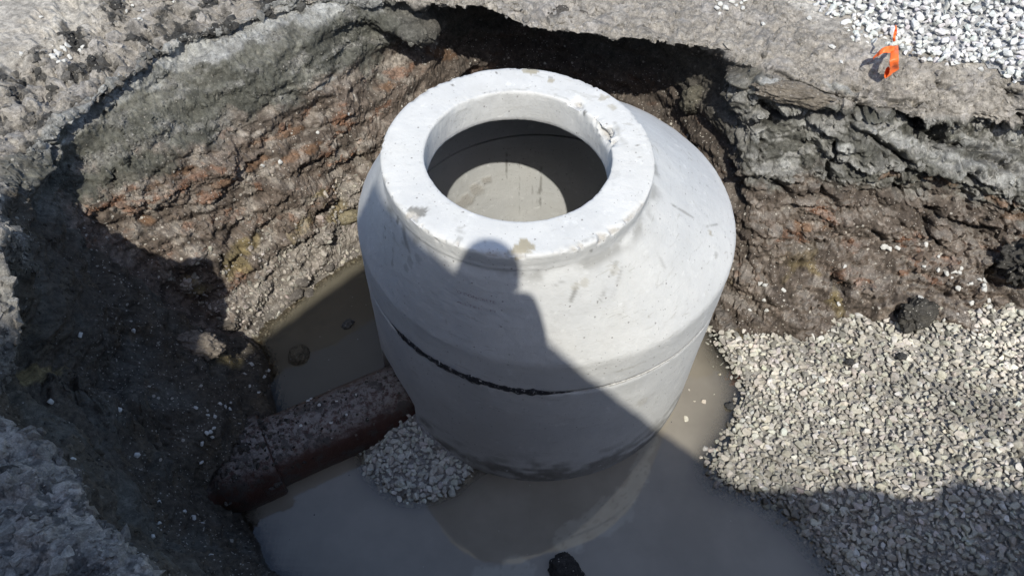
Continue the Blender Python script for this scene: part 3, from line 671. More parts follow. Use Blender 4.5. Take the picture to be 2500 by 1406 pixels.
# ------------------------------------------------------------------ precast manhole
C1 = np.array([.0028, 1.8197]); C2 = CYC; R1, R2 = .435, CYR
ZT, ZC, ZJ = 1.350, .909, .734
def concrete_mat(name, riser=False):
    t = NT(name)
    n1 = t.noise(3.2, 5, .6); n2 = t.noise(22, 6, .65); n3 = t.noise(140, 4, .7)
    c = t.mix(t.ramp(n1, .35, .65), (.535, .54, .54), (.61, .61, .60))
    c = t.mix(t.ramp(n2, .5, .75, 0, .5), c, (.50, .50, .49))
    c = t.mix(t.attr('stain', 'Fac'), c, (.17, .165, .15))
    c = t.mix(t.attr('tan', 'Fac'), c, (.33, .295, .22))
    c = t.mix(t.attr('chip', 'Fac'), c, (.50, .48, .45))
    # pinholes left by air bubbles
    vd = t.voro(34); vc = t.sep(t.voro(34, out='Color'))
    pin = t.math('MULTIPLY', t.math('LESS_THAN', vd, .11), t.math('GREATER_THAN', vc[0], .62))
    vd2 = t.voro(90); vc2 = t.sep(t.voro(90, out='Color'))
    pin2 = t.math('MULTIPLY', t.math('LESS_THAN', vd2, .15), t.math('GREATER_THAN', vc2[0], .8))
    pins = t.math('MAXIMUM', pin, pin2)
    c = t.mix(t.math('MULTIPLY', pins, .75), c, (.22, .21, .20))
    # long faint trowel scratches
    sc = t.noise(9, 4, .7, t.mapv((1, 1, 16))); sc = t.ramp(sc, .62, .70)
    c = t.mix(t.math('MULTIPLY', sc, .34), c, (.40, .40, .39))
    c = t.mix(t.math('MULTIPLY', t.ramp(t.noise(2.1, 6, .7, t.mapv((1, 1, 1), (7, 2, 4))), .48, .62), .30), c, (.48, .475, .455))
    # darker dabs and dust marks
    dm = t.ramp(t.noise(14, 5, .75, t.mapv((1, 1, .45), (3, 1, 0))), .66, .74)
    c = t.mix(t.math('MULTIPLY', dm, .5), c, (.34, .33, .30))
    wv = t.n.new('ShaderNodeTexNoise'); t.link(t.mapv((1.0, 2.2, 7.), (1, 5, 2)), wv.inputs['Vector']); wv.inputs['Scale'].default_value = 5.5; wv.inputs['Detail'].default_value = 7; wv.inputs['Roughness'].default_value = .72; wv.inputs['Distortion'].default_value = 1.4
    c = t.mix(t.math('MULTIPLY', t.ramp(wv.outputs['Fac'], .58, .68), .5), c, (.36, .35, .32))
    c = t.mix(t.math('MULTIPLY', t.ramp(t.noise(30, 6, .8, t.mapv((1, 1, 1), (1, 7, 3))), .60, .68), .30), c, (.40, .385, .34))
    c = t.mix(t.math('MULTIPLY', t.ramp(t.noise(19, 5, .7, t.mapv((1, 1, 1), (4, 7, 9))), .58, .70), .45), c, (.74, .74, .73))
    h = t.math('ADD', t.math('MULTIPLY', n2, .8), t.math('MULTIPLY', n3, .5)); h = t.math('SUBTRACT', h, t.math('MULTIPLY', pins, 1.2))
    h = t.math('ADD', h, t.math('MULTIPLY', t.attr('chip', 'Fac'), t.math('MULTIPLY', n3, 2.)))
    return t.done(c, .86, t.bump(h, .0034, .75), .3)
M_CONC = concrete_mat('concrete')
TH = np.linspace(-np.pi, np.pi, 720, endpoint=False); ct, st = np.cos(TH), np.sin(TH)
def ringrow(z, cx, cy, r): return np.stack([cx + r * ct, cy + r * st, np.full(len(TH), z) if np.isscalar(z) else z], 1)
def dens(rows, step=.012):
    out = [rows[0]]
    for a, b in zip(rows[:-1], rows[1:]):
        n = max(1, int(np.ceil(max(abs(np.array(a) - np.array(b))) / step)))
        for k in range(1, n + 1): out.append(tuple(np.array(a) + (np.array(b) - np.array(a)) * k / n))
    return out
manhole = empty('manhole', (C2[0], C2[1], -.35))
setp(manhole, 'pale concrete manhole with a round open top standing in the muddy water', 'manhole')
prof = [(ZJ + .004, *C2, .60), (ZC - .02, *C2, .60)]
for k in range(1, 9):
    f = k / 8; prof.append((ZC - .02 + (1.225 - ZC + .02) * f, *(C2 + (C1 - C2) * f), .60 + (.312 - .60) * f))
n_in = len(dens(prof))
prof += [(1.226, *C1, .303), (1.236, *C1, .2985), (ZT - .03, *C1, .2985), (ZT - .004, *C1, .2995), (ZT, *C1, .3035)]
prof += [(ZT, *C1, .33), (ZT, *C1, .42), (ZT - .001, *C1, .431), (ZT - .006, *C1, .4355), (ZT - .036, *C1, .4348), (ZT - .050, *C1, .4338), (ZT - .062, *C1, .4345)]
cs = C1 + (C2 - C1) * .03
prof += [(ZT - .074, *cs, .439)]
z0 = ZT - .086; r0 = .447
fend = .955
for k in range(1, 15):
    f = k / 14 * fend; e = f
    prof.append((z0 + (ZC - .006 - z0) * f, *(C1 + (C2 - C1) * (.04 + .96 * e)), r0 + (R2 - r0) * e))
pa_ = np.array(prof[-1]); pb_ = np.array([ZC - .006, *C2, R2]); pc_ = np.array([ZC - .026, *C2, R2])
for k in range(1, 9):
    f = k / 8; prof.append(tuple((1 - f) ** 2 * pa_ + 2 * f * (1 - f) * pb_ + f * f * pc_))
prof += [ (ZC - .10, *C2, R2), (ZJ + .010, *C2, R2 + .001), (ZJ + .0045, *C2, R2 - .004), (ZJ + .004, *C2, R2 - .03), (ZJ + .004, *C2, .60)]
D_ = dens(prof); Gc = np.stack([ringrow(*p) for p in D_], 0); nr = len(D_)
Nc = grid_normals(np.concatenate([Gc, Gc[:, :1]], 1))[:, :-1]
Pc = Gc.reshape(-1, 3); Ncf = Nc.reshape(-1, 3)
thp = np.tile(TH, nr); rho1 = np.hypot(*(Pc[:, :2] - C1).T)
sgn = 1 if (Ncf * np.c_[Pc[:, :2] - C2, Pc[:, 2] * 0]).sum(1)[-720 * 20:-720 * 10].mean() > 0 else -1
Ncf = Ncf * sgn
dz = .0016 * fbm(Pc, 3, 3) + .0011 * fbm(Pc, 14, 3) + .0006 * fbm(Pc, 60, 2)
Pc = Pc + Ncf * dz[:, None]
# chipped inner rim and spalled outer arris
def bumpth(c, w): 
    d = np.abs((thp - rad(c) + np.pi) % (2 * np.pi) - np.pi); return np.clip(1 - (d / rad(w)) ** 2, 0, 1)
chn = .45 + 1.1 * fbm(np.c_[ct[np.tile(np.arange(720), nr)], st[np.tile(np.arange(720), nr)], Pc[:, 2] * 6], 3.2, 5, .6)
edge_in = np.exp(-(np.hypot(rho1 - .3, Pc[:, 2] - ZT) / .024) ** 2)
chp = (1.0 * bumpth(24, 17) + .7 * bumpth(52, 10) + .2 * bumpth(95, 22) + .35 * bumpth(128, 14) + .04 + .12 * bumpth(-62, 16) + .12 * bumpth(-35, 8)) * np.clip(chn, 0, 1.4)
amt = edge_in * chp * (.5 + .8 * np.maximum(bumpth(24, 20), bumpth(54, 14)))
Pc[:, :2] += (Pc[:, :2] - C1) / (rho1[:, None] + 1e-9) * (amt * .030)[:, None]; Pc[:, 2] -= amt * .020
Pc += Ncf * (amt * .006 * fbm(Pc, 60, 3))[:, None]
edge_out = np.exp(-(np.hypot(rho1 - .435, Pc[:, 2] - ZT) / .014) ** 2)
cho = np.clip(fbm(Pc, 16, 4, off=3) - .15, 0, 1) * edge_out * (.35 + bumpth(-125, 28) + bumpth(-55, 20) + .6 * bumpth(50, 15))
Pc[:, 2] -= cho * .018; Pc[:, :2] -= (Pc[:, :2] - C1) * (cho * .03)[:, None]
chip = np.clip(sstep(.25, .7, amt) * (.4 + .5 * (fbm(Pc, 30, 3) > -.1)) + sstep(.05, .2, cho), 0, 1)
def blotch(Pts, lst, off=0.):
    out = np.zeros(len(Pts))
    nz = fbm(Pts, 32, 3, .6, off=off)
    for (px, py, z, rx, a) in lst:
        c = at(px, py, z) if np.isscalar(z) else z
        d = np.linalg.norm((Pts - c), axis=1) / rx
        out = np.maximum(out, a * sstep(.12, -.06, d - .75 + .55 * nz))
    return out
def on_cone(px, py):
    """height of the cone or ring surface met by the view ray of a pixel"""
    lo = None
    for z in np.arange(ZT, .2, -.004):
        p = at(px, py, z)
        if z > z0: c, r = C1, R1
        elif z > ZC: f = (z - z0) / (ZC - z0); c, r = C1 + (C2 - C1) * f, r0 + (R2 - r0) * f
        else: c, r = C2, R2
        if np.hypot(*(p[:2] - c)) <= r and (z < ZT - .001 or np.hypot(*(p[:2] - C1)) > .3): return z
    return .4
def bl(lst): return [(x, y, on_cone(x, y), r, a) for x, y, r, a in lst]
tan_ = blotch(Pc, bl([(1278, 600, .030, .95), (1262, 612, .022, .9), (1295, 602, .018, .9), (1300, 174, .026, .9), (1285, 172, .02, .8), (1345, 200, .015, .8), (1735, 570, .016, .8), (1476, 238, .02, .6), (1500, 262, .02, .55), (1430, 690, .02, .35), (1405, 700, .016, .3), (1500, 660, .02, .3), (1345, 285, .012, .6)]))
stain = blotch(Pc, bl([(1030, 517, .024, .85), (1010, 515, .016, .8), (1410, 262, .018, .8), (1425, 270, .014, .8), (935, 560, .010, .9), (936, 580, .009, .9), (938, 545, .008, .8), (965, 540, .016, .6), (960, 580, .014, .45), (955, 610, .012, .45), (985, 600, .02, .35), (1000, 640, .022, .35), (990, 660, .018, .4), (1015, 630, .02, .3), (1072, 214, .006, 1), (1104, 208, .006, 1), (1213, 180, .005, 1),
    (1553, 355, .006, 1), (1558, 384, .006, 1), (1508, 478, .004, 1), (949, 358, .004, 1), (1245, 614, .014, .6), (1560, 262, .010, .5), (1110, 590, .01, .5), (1120, 585, .012, .4), (1750, 622, .014, .35), (1485, 720, .004, .9), (1345, 190, .010, .6)]), 9)
# mould seam and thin dark scratches
def seam(Pts, a, b, w, amp, off):
    A3, B3 = (at(*p, on_cone(*p)) for p in (a, b)); d = B3 - A3; t = np.clip(((Pts - A3) @ d) / (d @ d), 0, 1)
    dist = np.linalg.norm(Pts - (A3 + t[:, None] * d) , axis=1) 
    k = fbm(Pts, 11, 5, .65, off=off)
    return amp * sstep(w, w * .3, dist + .0025 * k) * sstep(-.35, .1, k)
for a, b, w, amp in [((1086, 640), (1090, 760), .004, .6), ((1090, 760), (1093, 880), .004, .6), ((952, 700), (1012, 800), .004, .7), ((1265, 640), (1270, 760), .0028, .3), ((1120, 650), (1175, 705), .0035, .6), ((1600, 600), (1640, 700), .010, .35), ((1560, 760), (1420, 800), .006, .4), ((1350, 700), (1450, 640), .006, .4), ((1180, 225), (1330, 215), .008, .35), ((1500, 300), (1530, 360), .010, .4), ((1120, 560), (1180, 590), .012, .5), ((1380, 600), (1470, 575), .008, .4), ((1150, 760), (1260, 790), .003, .3), ((1505, 640), (1465, 735), .010, .5), ((1520, 650), (1482, 760), .009, .4), ((1210, 790), (1330, 850), .003, .35), ((1420, 670), (1395, 735), .012, .7), ((1440, 610), (1500, 640), .008, .7), ((1700, 560), (1760, 545), .006, .6), ((1640, 500), (1690, 530), .008, .6), ((930, 540), (938, 620), .007, .9), ((960, 545), (955, 650), .009, .8), ((985, 560), (1000, 640), .018, .6)]:
    stain = np.maximum(stain, seam(Pc, a, b, w, amp, a[0] * .1))
# dusty film on the cone's lee side and round the neck
neck = np.exp(-((Pc[:, 2] - (ZT - .085)) / .022) ** 2) * (rho1 < .5) * (rho1 > .38)
stain = np.maximum(stain, neck * .6 * sstep(-.2, .4, fbm(Pc, 9, 4, off=2)))
inner_dark = ((np.arange(nr) < n_in + 1).repeat(720)).astype(float)
stain = np.maximum(stain, inner_dark * .12)
for thx, zz_, ww in [(88, .95, .010), (70, .93, .012), (74, .80, .006), (98, 1.0, .006)]:
    dd = np.abs((thp - rad(thx)) * .6); stain = np.maximum(stain, inner_dark * sstep(ww, ww * .5, dd + .004 * fbm(Pc, 30, 2)) * sstep(.16, .12, np.abs(Pc[:, 2] - zz_)) * .6 * (fbm(Pc, 18, 3, off=6) > -.1))
cone = mesh_obj('cone_section', Pc, grid_faces(nr, 720, True), M_CONC, manhole, attr={'stain': stain, 'tan': tan_, 'chip': chip})
# riser with an arched cut-out over the old pipe
PD = np.array([-.866, -.5]); PN = np.array([-.5, .866]); P0 = np.array([.136, 1.991])
rp = [(-.35, *C2, .60), (ZJ - .006, *C2, .60), (ZJ - .006, *C2, R2 - .03), (ZJ - .0065, *C2, R2 - .004), (ZJ - .012, *C2, R2), (-.35, *C2, R2), (-.35, *C2, .60)]
rd = dens(rp, .02)[:-1]
Gr = np.stack([ringrow(*p) for p in rd], 0); nrr = len(rd)
Fr = grid_faces(nrr, 720, True); last = np.arange(720); la = (nrr - 1) * 720
Fr = np.concatenate([Fr, np.stack([la + last, la + (last + 1) % 720, (last + 1) % 720, last], 1)])
tmp = mesh_obj('riser_tmp', Gr.reshape(-1, 3), Fr, M_CONC)
cut_p = [(1.495, -.5), (1.497, .225), (1.515, .262), (1.575, .308), (1.645, .338), (1.73, .318), (1.79, .27), (1.815, .2), (1.82, -.5)]
cv = []
for tt in (.40, .98):
    for n_, z_ in cut_p:
        xy = P0 + PD * tt + PN * (n_ - P0 @ PN); cv.append((xy[0], xy[1], z_))
bm = bmesh.new(); vs = [bm.verts.new(c) for c in cv]; m_ = len(cut_p)
bm.faces.new(vs[:m_]); bm.faces.new(vs[m_:][::-1])
for i in range(m_): bm.faces.new([vs[i], vs[m_ + i], vs[m_ + (i + 1) % m_], vs[(i + 1) % m_]])
bmesh.ops.recalc_face_normals(bm, faces=bm.faces); cme = bpy.data.meshes.new('cut'); bm.to_mesh(cme); bm.free()
cutter = bpy.data.objects.new('cut', cme); COL.objects.link(cutter)
bm = bmesh.new(); bm.from_mesh(tmp.data); bmesh.ops.recalc_face_normals(bm, faces=bm.faces); bm.to_mesh(tmp.data); bm.free()
md = tmp.modifiers.new('b', 'BOOLEAN'); md.operation = 'DIFFERENCE'; md.object = cutter; md.solver = 'EXACT'
dg = bpy.context.evaluated_depsgraph_get(); rme = bpy.data.meshes.new_from_object(tmp.evaluated_get(dg))
bpy.data.objects.remove(tmp); bpy.data.objects.remove(cutter)
nv = len(rme.vertices); co = np.empty(nv * 3, np.float32); rme.vertices.foreach_get('co', co); co = co.reshape(-1, 3).astype(float)
rr = np.hypot(*(co[:, :2] - C2).T); nd = np.c_[(co[:, :2] - C2) / rr[:, None], np.zeros(nv)]
outer = sstep(.66, .70, rr)
co += nd * (outer * (.0018 * fbm(co, 3, 3) + .001 * fbm(co, 16, 3)))[:, None]
tide = sstep(.30, .05, co[:, 2] + .05 * fbm(co * [1, 1, .4], 4, 4)) * sstep(-.35, .35, fbm(co * [1, 1, 3], 7, 4, off=4) + (.12 - co[:, 2]) * 3)
stn = np.maximum(tide * .95, sstep(.06, .0, co[:, 2] + .02 * fbm(co, 9, 3)) * .8)
stn = np.maximum(stn, blotch(co, [(1230, 1010, .45, .03, .12), (1190, 990, .47, .03, .12), (1150, 960, .5, .03, .1)], 3))
stn = np.maximum(stn, (rr < .62) * .08)
tn_ = blotch(co, [(1570, 978, on_cone(1570, 978), .03, .3), (1562, 985, on_cone(1562, 985), .02, .35)], 3)
def in_wall(px, py, r=.6):
    v_ = at(px, py, 0) - [0, 0, CH]; v_ = v_ / np.linalg.norm(v_); o2 = -C2; a_ = v_[:2] @ v_[:2]; b_ = 2 * v_[:2] @ o2; c_ = o2 @ o2 - r * r
    t_ = (-b_ + math.sqrt(max(0, b_ * b_ - 4 * a_ * c_))) / 2 / a_; return np.array([0, 0, CH]) + v_ * t_
inw = (rr < .62)
for a_, b_, w_, am_ in [((1236, 365), (1237, 435), .007, .8), ((1322, 398), (1318, 505), .009, .75), ((1300, 455), (1299, 505), .005, .5), ((1312, 470), (1311, 520), .005, .5), ((1268, 395), (1268, 525), .0022, .6), ((1180, 330), (1182, 375), .005, .3), ((1390, 400), (1392, 440), .006, .3), ((1170, 455), (1125, 495), .006, .55), ((1190, 430), (1150, 470), .005, .4)]:
    A3, B3 = in_wall(*a_), in_wall(*b_); d_ = B3 - A3; tt_ = np.clip(((co - A3) @ d_) / (d_ @ d_), 0, 1); ds = np.linalg.norm(co - A3 - tt_[:, None] * d_, axis=1)
    stn = np.maximum(stn, inw * am_ * sstep(w_ * 1.2, w_ * .3, ds + .004 * fbm(co, 40, 3)) * sstep(-.5, .1, fbm(co, 22, 3)))
spx = np.zeros(nv)
for px_, py_, rr0 in [(1140, 490, .055), (1165, 465, .05), (1120, 500, .04), (1185, 440, .03)]:
    spx = np.maximum(spx, inw * sstep(1., .6, np.linalg.norm(co - in_wall(px_, py_), axis=1) / rr0 + .5 * fbm(co, 14, 4)))
stn = stn * (1 - .6 * spx)
for nm, arr in (('stain', stn), ('tan', tn_), ('chip', spx)):
    a_ = rme.attributes.new(nm, 'FLOAT', 'POINT'); a_.data.foreach_set('value', arr.astype(np.float32))
co -= np.array(manhole.location)
rme.vertices.foreach_set('co', co.astype(np.float32).ravel()); rme.materials.clear(); rme.materials.append(M_CONC)
for p_ in rme.polygons: p_.use_smooth = True
try: rme.set_sharp_from_angle(angle=rad(38))
except Exception: pass
rme.name = 'riser_section'; riser = bpy.data.objects.new('riser_section', rme); COL.objects.link(riser); riser.parent = manhole
try: cone.data.set_sharp_from_angle(angle=rad(50))
except Exception: pass
# black mastic squeezed out of the joint on the near left, pale grout on the right
def sealant(name, th0, th1, rfun, mat, seed):
    n = 520; th = np.linspace(rad(th0), rad(th1), n); m = 12; V = []
    q = np.c_[np.cos(th), np.sin(th), np.full(n, seed)]
    w = rfun(th, q); jit = fbm(q, 30, 4) ; jz = fbm(q, 12, 3, off=5)
    for k in range(m):
        a = 2 * np.pi * k / m
        rr_ = R2 - .002 + (w * (.75 + .25 * jit)) * np.cos(a) * .8; zz_ = ZJ - .001 + w * .35 * jz + w * (1.25 + .45 * jit) * np.sin(a)
        V.append(np.stack([C2[0] + rr_ * np.cos(th), C2[1] + rr_ * np.sin(th), zz_], 1))
    V = np.stack(V, 0); return mesh_obj(name, V.reshape(-1, 3), np.concatenate([grid_faces(m, n), np.stack([(m - 1) * n + np.arange(n - 1), (m - 1) * n + np.arange(1, n), np.arange(1, n), np.arange(n - 1)], 1)]), mat, manhole)
t = NT('black_mastic'); nn_ = t.noise(70, 5, .7)
M_MAST = t.done(t.mix(t.ramp(nn_, .55, .62), (.022, .022, .025), (.42, .41, .40)), .45, t.bump(nn_, .004, .7))
t = NT('grout'); nn_ = t.noise(80, 5, .7)
M_GROUT = t.done(t.mix(t.ramp(nn_, .4, .7), (.56, .55, .53), (.36, .35, .33)), .9, t.bump(nn_, .004, .9))
sealant('joint_sealant', -143, -80, lambda th, q: (.0135 * sstep(rad(-143), rad(-132), th) * sstep(rad(-80), rad(-93), th) + .0006) * (1 + .30 * fbm(q, 9, 3)), M_MAST, 2.)
g_ = sealant('joint_grout', -86, 12, lambda th, q: (.0042 * sstep(rad(-86), rad(-60), th)) * (1 + .55 * fbm(q, 14, 4)) + .0012, M_GROUT, 4.)
# faint red and black stamp on the cone
t = NT('faint_stamp_ink'); nn_ = t.noise(160, 3, .6)
M_INK = t.done(t.mix(t.ramp(nn_, .35, .6), (.22, .12, .14), (.46, .42, .43)), .9)
def stamp(text, a, b, hgt):
    cu = bpy.data.curves.new('stamp', 'FONT'); cu.body = text; cu.size = 1; ob = bpy.data.objects.new('stamp', cu); COL.objects.link(ob)
    dg = bpy.context.evaluated_depsgraph_get(); me = bpy.data.meshes.new_from_object(ob.evaluated_get(dg)); bpy.data.objects.remove(ob)
    b_ = bmesh.new(); b_.from_mesh(me); bmesh.ops.triangulate(b_, faces=b_.faces); V = np.array([v_.co[:] for v_ in b_.verts]); Fx = np.array([[v_.index for v_ in f_.verts] for f_ in b_.faces]); b_.free()
    V -= V.min(0); V /= V.max(0)[[0, 0, 0]]; hh_ = V[:, 1].max(); out = []
    A3, B3 = at(*a, on_cone(*a)), at(*b, on_cone(*b)); L = np.linalg.norm(B3 - A3)
    tha, thb = math.atan2(A3[1] - C2[1], A3[0] - C2[0]), math.atan2(B3[1] - C2[1], B3[0] - C2[0])
    for x, y, _ in V:
        p = A3 + (B3 - A3) * x; z = p[2] + y * hgt / hh_ * .9; f = (z - z0) / (ZC - z0); c = C1 + (C2 - C1) * f; r_ = r0 + (R2 - r0) * f + .0035
        dxy = p[:2] - c; dxy = dxy / np.hypot(*dxy); out.append((c[0] + dxy[0] * r_, c[1] + dxy[1] * r_, z))
    return mesh_obj('stamped_lettering', np.array(out), Fx, M_INK, manhole, smooth=False)
stamp('O CONCRETE', (1117, 712), (1210, 738), .012)
stamp('A-LTE1.....PI', (1117, 735), (1210, 760), .010)

# ------------------------------------------------------------------ old clay pipe
t = NT('brown_clay_pipe')
gn = t.n.new('ShaderNodeNewGeometry'); nz_ = t.sep(gn.outputs['Normal'])[2]
n1 = t.noise(7, 6, .7); n2 = t.noise(42, 6, .75); n3 = t.noise(160, 3, .7)
dustf = t.math('MULTIPLY', t.ramp(t.math('ADD', nz_, t.math('MULTIPLY', n1, .5)), .78, 1.2), t.ramp(n2, .36, .58))
c = t.mix(t.ramp(n1, .3, .7), (.042, .015, .010), (.075, .034, .024))
c = t.mix(t.math('MULTIPLY', dustf, .8), c, (.30, .28, .26))
c = t.mix(t.ramp(t.noise(11, 7, .8), .50, .60, 0, .85), c, (.056, .051, .045))
M_PIPE = t.done(c, t.math('ADD', t.math('MULTIPLY', dustf, .35), .42), t.bump(t.math('ADD', n2, n3), .006, .6), .45)
pipe = empty('clay_pipe', (P0[0] + PD[0] * .9, P0[1] + PD[1] * .9, -.085))
setp(pipe, 'reddish brown clay sewer pipe running from the dark bank into the manhole', 'pipe')
def tube(name, prof_, parent, mat, wob_=.0015):
    th = np.linspace(0, 2 * np.pi, 160, endpoint=False); rows = []
    for tt, r_ in prof_:
        cxy = P0 + PD * tt; zc_ = .060 - .004 * tt
        rows.append(np.stack([cxy[0] + PN[0] * r_ * np.cos(th), cxy[1] + PN[1] * r_ * np.cos(th), zc_ + r_ * np.sin(th)], 1))
    Gp = np.stack(rows, 0); Pp = Gp.reshape(-1, 3); ax = np.zeros_like(Pp); tt_ = (Pp[:, :2] - P0) @ PD
    ax[:, :2] = P0 + tt_[:, None] * PD; ax[:, 2] = .06; nn_ = Pp - ax; nn_ /= np.linalg.norm(nn_, axis=1)[:, None]
    Pp = Pp + nn_ * (wob_ * fbm(Pp, 5, 3) + .0012 * fbm(Pp, 40, 3) + .006 * np.clip(fbm(Pp, 12, 4, off=3) - .1, 0, 1) * np.clip(nn_[:, 2], 0, 1))[:, None]
    return mesh_obj(name, Pp, grid_faces(len(rows), 160, True), mat, parent)
def dens2(rows, step):
    out = [rows[0]]
    for a, b in zip(rows[:-1], rows[1:]):
        n = max(1, int(np.ceil(max(abs(a[0] - b[0]), abs(a[1] - b[1])) / step)))
        out += [(a[0] + (b[0] - a[0]) * k / n, a[1] + (b[1] - a[1]) * k / n) for k in range(1, n + 1)]
    return out
tube('pipe_barrel', dens2([(.50, .118), (.50, .148), (1.30, .148)], .012), pipe, M_PIPE)
tube('pipe_socket', dens2([(1.272, .146), (1.272, .170), (1.280, .177), (1.42, .178), (1.47, .168), (1.52, .150), (2.2, .148)], .012), pipe, M_PIPE, .003)

# ------------------------------------------------------------------ water
WS = .009
wx = np.arange(-1.9, 3.0, WS); wy = np.arange(.3, 3.1, WS); WX, WY = np.meshgrid(wx, wy); qw = np.stack([WX.ravel(), WY.ravel()], 1)
bedh = np.maximum(np.maximum(terr_h(qw), np.where((gbed(qw) > -.3) & (qw[:, 0] > .25), gbed(qw), -1)), np.where((qw[:, 0] < .1) & (qw[:, 0] > -.75) & (qw @ PN < 1.6) & (qw[:, 1] > 1.0), hz(qw), -1))
dep = np.clip(-bedh, 0, .4)
q3_ = np.c_[qw, qw[:, 0] * 0]
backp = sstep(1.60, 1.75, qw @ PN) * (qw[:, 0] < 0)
kk = 34 * (1 - backp) + 24 * backp
murk = 1 - np.exp(-dep * kk)
pts = np.array([at(*a, 0)[:2] for a in [(1590, 1075), (1560, 1130), (1535, 1200), (1500, 1255), (1440, 1290), (1375, 1322)]])
wd = [.022, .030, .040, .055, .05, .05]
dd = np.full(len(qw), 9.)
for i in range(len(pts) - 1):
    a, b = pts[i], pts[i + 1]; t_ = np.clip(((qw - a) @ (b - a)) / ((b - a) @ (b - a)), 0, 1)
    dd = np.minimum(dd, np.linalg.norm(qw - (a + t_[:, None] * (b - a)), axis=1) - (wd[i] + (wd[i + 1] - wd[i]) * t_))
for (px, py, r_) in [(1260, 1400, .06), (1200, 1430, .08)]:
    dd = np.minimum(dd, np.hypot(*(qw - at(px, py, 0)[:2]).T) - r_)
fn = fbm(q3_, 9, 4, .55)
foam = sstep(.010, -.004, dd + .030 * fn) * (.55 + .25 * fbm(q3_, 15, 3, off=9))
foam *= 1 - .7 * (np.abs(fbm(q3_, 14, 3, off=4)) < .035)
Fw = grid_faces(len(wy), len(wx))
okw = (bedh < .03)
Fw = Fw[okw[Fw].any(1)]
used = np.unique(Fw); remap = np.full(len(qw), -1); remap[used] = np.arange(len(used))
t = NT('muddy_water')
g1 = t.noise(3.2, 4, .6); mud = t.mix(t.ramp(g1, .3, .7), (.215, .190, .150), (.27, .242, .196))
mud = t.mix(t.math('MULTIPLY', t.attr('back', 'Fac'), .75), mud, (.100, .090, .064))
mud = t.mix(t.attr('foam', 'Fac'), mud, (.36, .34, .28))
vd = t.voro(11); vc = t.sep(t.voro(11, out='Color'))
speck = t.math('MULTIPLY', t.math('LESS_THAN', vd, .035), t.math('GREATER_THAN', vc[0], .4))
mud = t.mix(speck, mud, (.03, .03, .03))
vd = t.voro(17, t.mapv((1, 1, 1), (2, 3, 0))); vc = t.sep(t.voro(17, t.mapv((1, 1, 1), (2, 3, 0)), out='Color'))
speck2 = t.math('MULTIPLY', t.math('LESS_THAN', vd, .05), t.math('GREATER_THAN', vc[0], .7))
mud = t.mix(t.math('MULTIPLY', speck2, .5), mud, (.38, .37, .33))
t.n.remove(t.b)
df = t.n.new('ShaderNodeBsdfDiffuse'); t.link(mud, df.inputs[0])
tr = t.n.new('ShaderNodeBsdfTransparent'); tr.inputs[0].default_value = (.86, .83, .74, 1)
mx = t.n.new('ShaderNodeMixShader'); t.link(t.attr('murk', 'Fac'), mx.inputs[0]); t.link(tr.outputs[0], mx.inputs[1]); t.link(df.outputs[0], mx.inputs[2])
gl = t.n.new('ShaderNodeBsdfGlossy'); gl.inputs['Roughness'].default_value = .04
fr = t.n.new('ShaderNodeFresnel'); fr.inputs[0].default_value = 1.72
bn = t.bump(t.noise(7, 3, .5), .0015, .25); t.link(bn, gl.inputs['Normal'])
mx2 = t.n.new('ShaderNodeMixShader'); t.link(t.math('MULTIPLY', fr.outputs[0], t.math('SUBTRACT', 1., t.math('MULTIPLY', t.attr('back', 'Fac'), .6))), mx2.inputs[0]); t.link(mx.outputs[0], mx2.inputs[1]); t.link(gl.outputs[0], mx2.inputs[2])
t.link(mx2.outputs[0], t.out.inputs[0]); M_WATER = t.m
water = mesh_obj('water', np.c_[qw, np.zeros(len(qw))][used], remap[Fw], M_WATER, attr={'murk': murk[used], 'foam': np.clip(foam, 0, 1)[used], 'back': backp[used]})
setp(water, kind='structure')
# pebbles lying shallow under the murky water
def sunk(poly_px, n, s0, zlo, zhi, tint):
    pl = np.array([at(*a, 0) for a in poly_px]); lo, hi = pl[:, :2].min(0), pl[:, :2].max(0)
    q = rng.uniform(lo, hi, (n * 4, 2)); q = q[inpoly(q, pl)][:n]
    q = q[np.hypot(*(q - C2).T) > R2 + .02]; m = len(q)
    return np.c_[q, rng.uniform(zlo, zhi, m)], np.clip(rng.lognormal(np.log(s0), .35, m), .004, .02), tints(m, tint, .12)
S1 = sunk([(1150, 1170), (1500, 1190), (1600, 1130), (1750, 1200), (1800, 1260), (1560, 1290), (1200, 1270), (1000, 1240)], 130, .009, -.028, -.012, (.45, .45, .41))
S2 = sunk([(660, 870), (890, 680), (910, 870), (760, 960), (680, 980)], 60, .009, -.06, -.008, (.34, .32, .27))
S3 = sunk([(1640, 960), (1740, 880), (1790, 980), (1760, 1080), (1700, 1130), (1640, 1060)], 26, .010, -.02, .004, (.45, .42, .35))
S4 = sunk([(1640, 1180), (1760, 1150), (2000, 1380), (1850, 1400), (1700, 1300)], 60, .009, -.03, -.012, (.40, .40, .38))
ps, ss, ts = (np.concatenate(a) for a in zip(S1, S2, S3, S4))
setp(stones_mesh('pebbles', ps, ss, ts, 1.), 'scattered pebbles showing faintly under the surface of the muddy water', 'pebbles', kind='stuff')

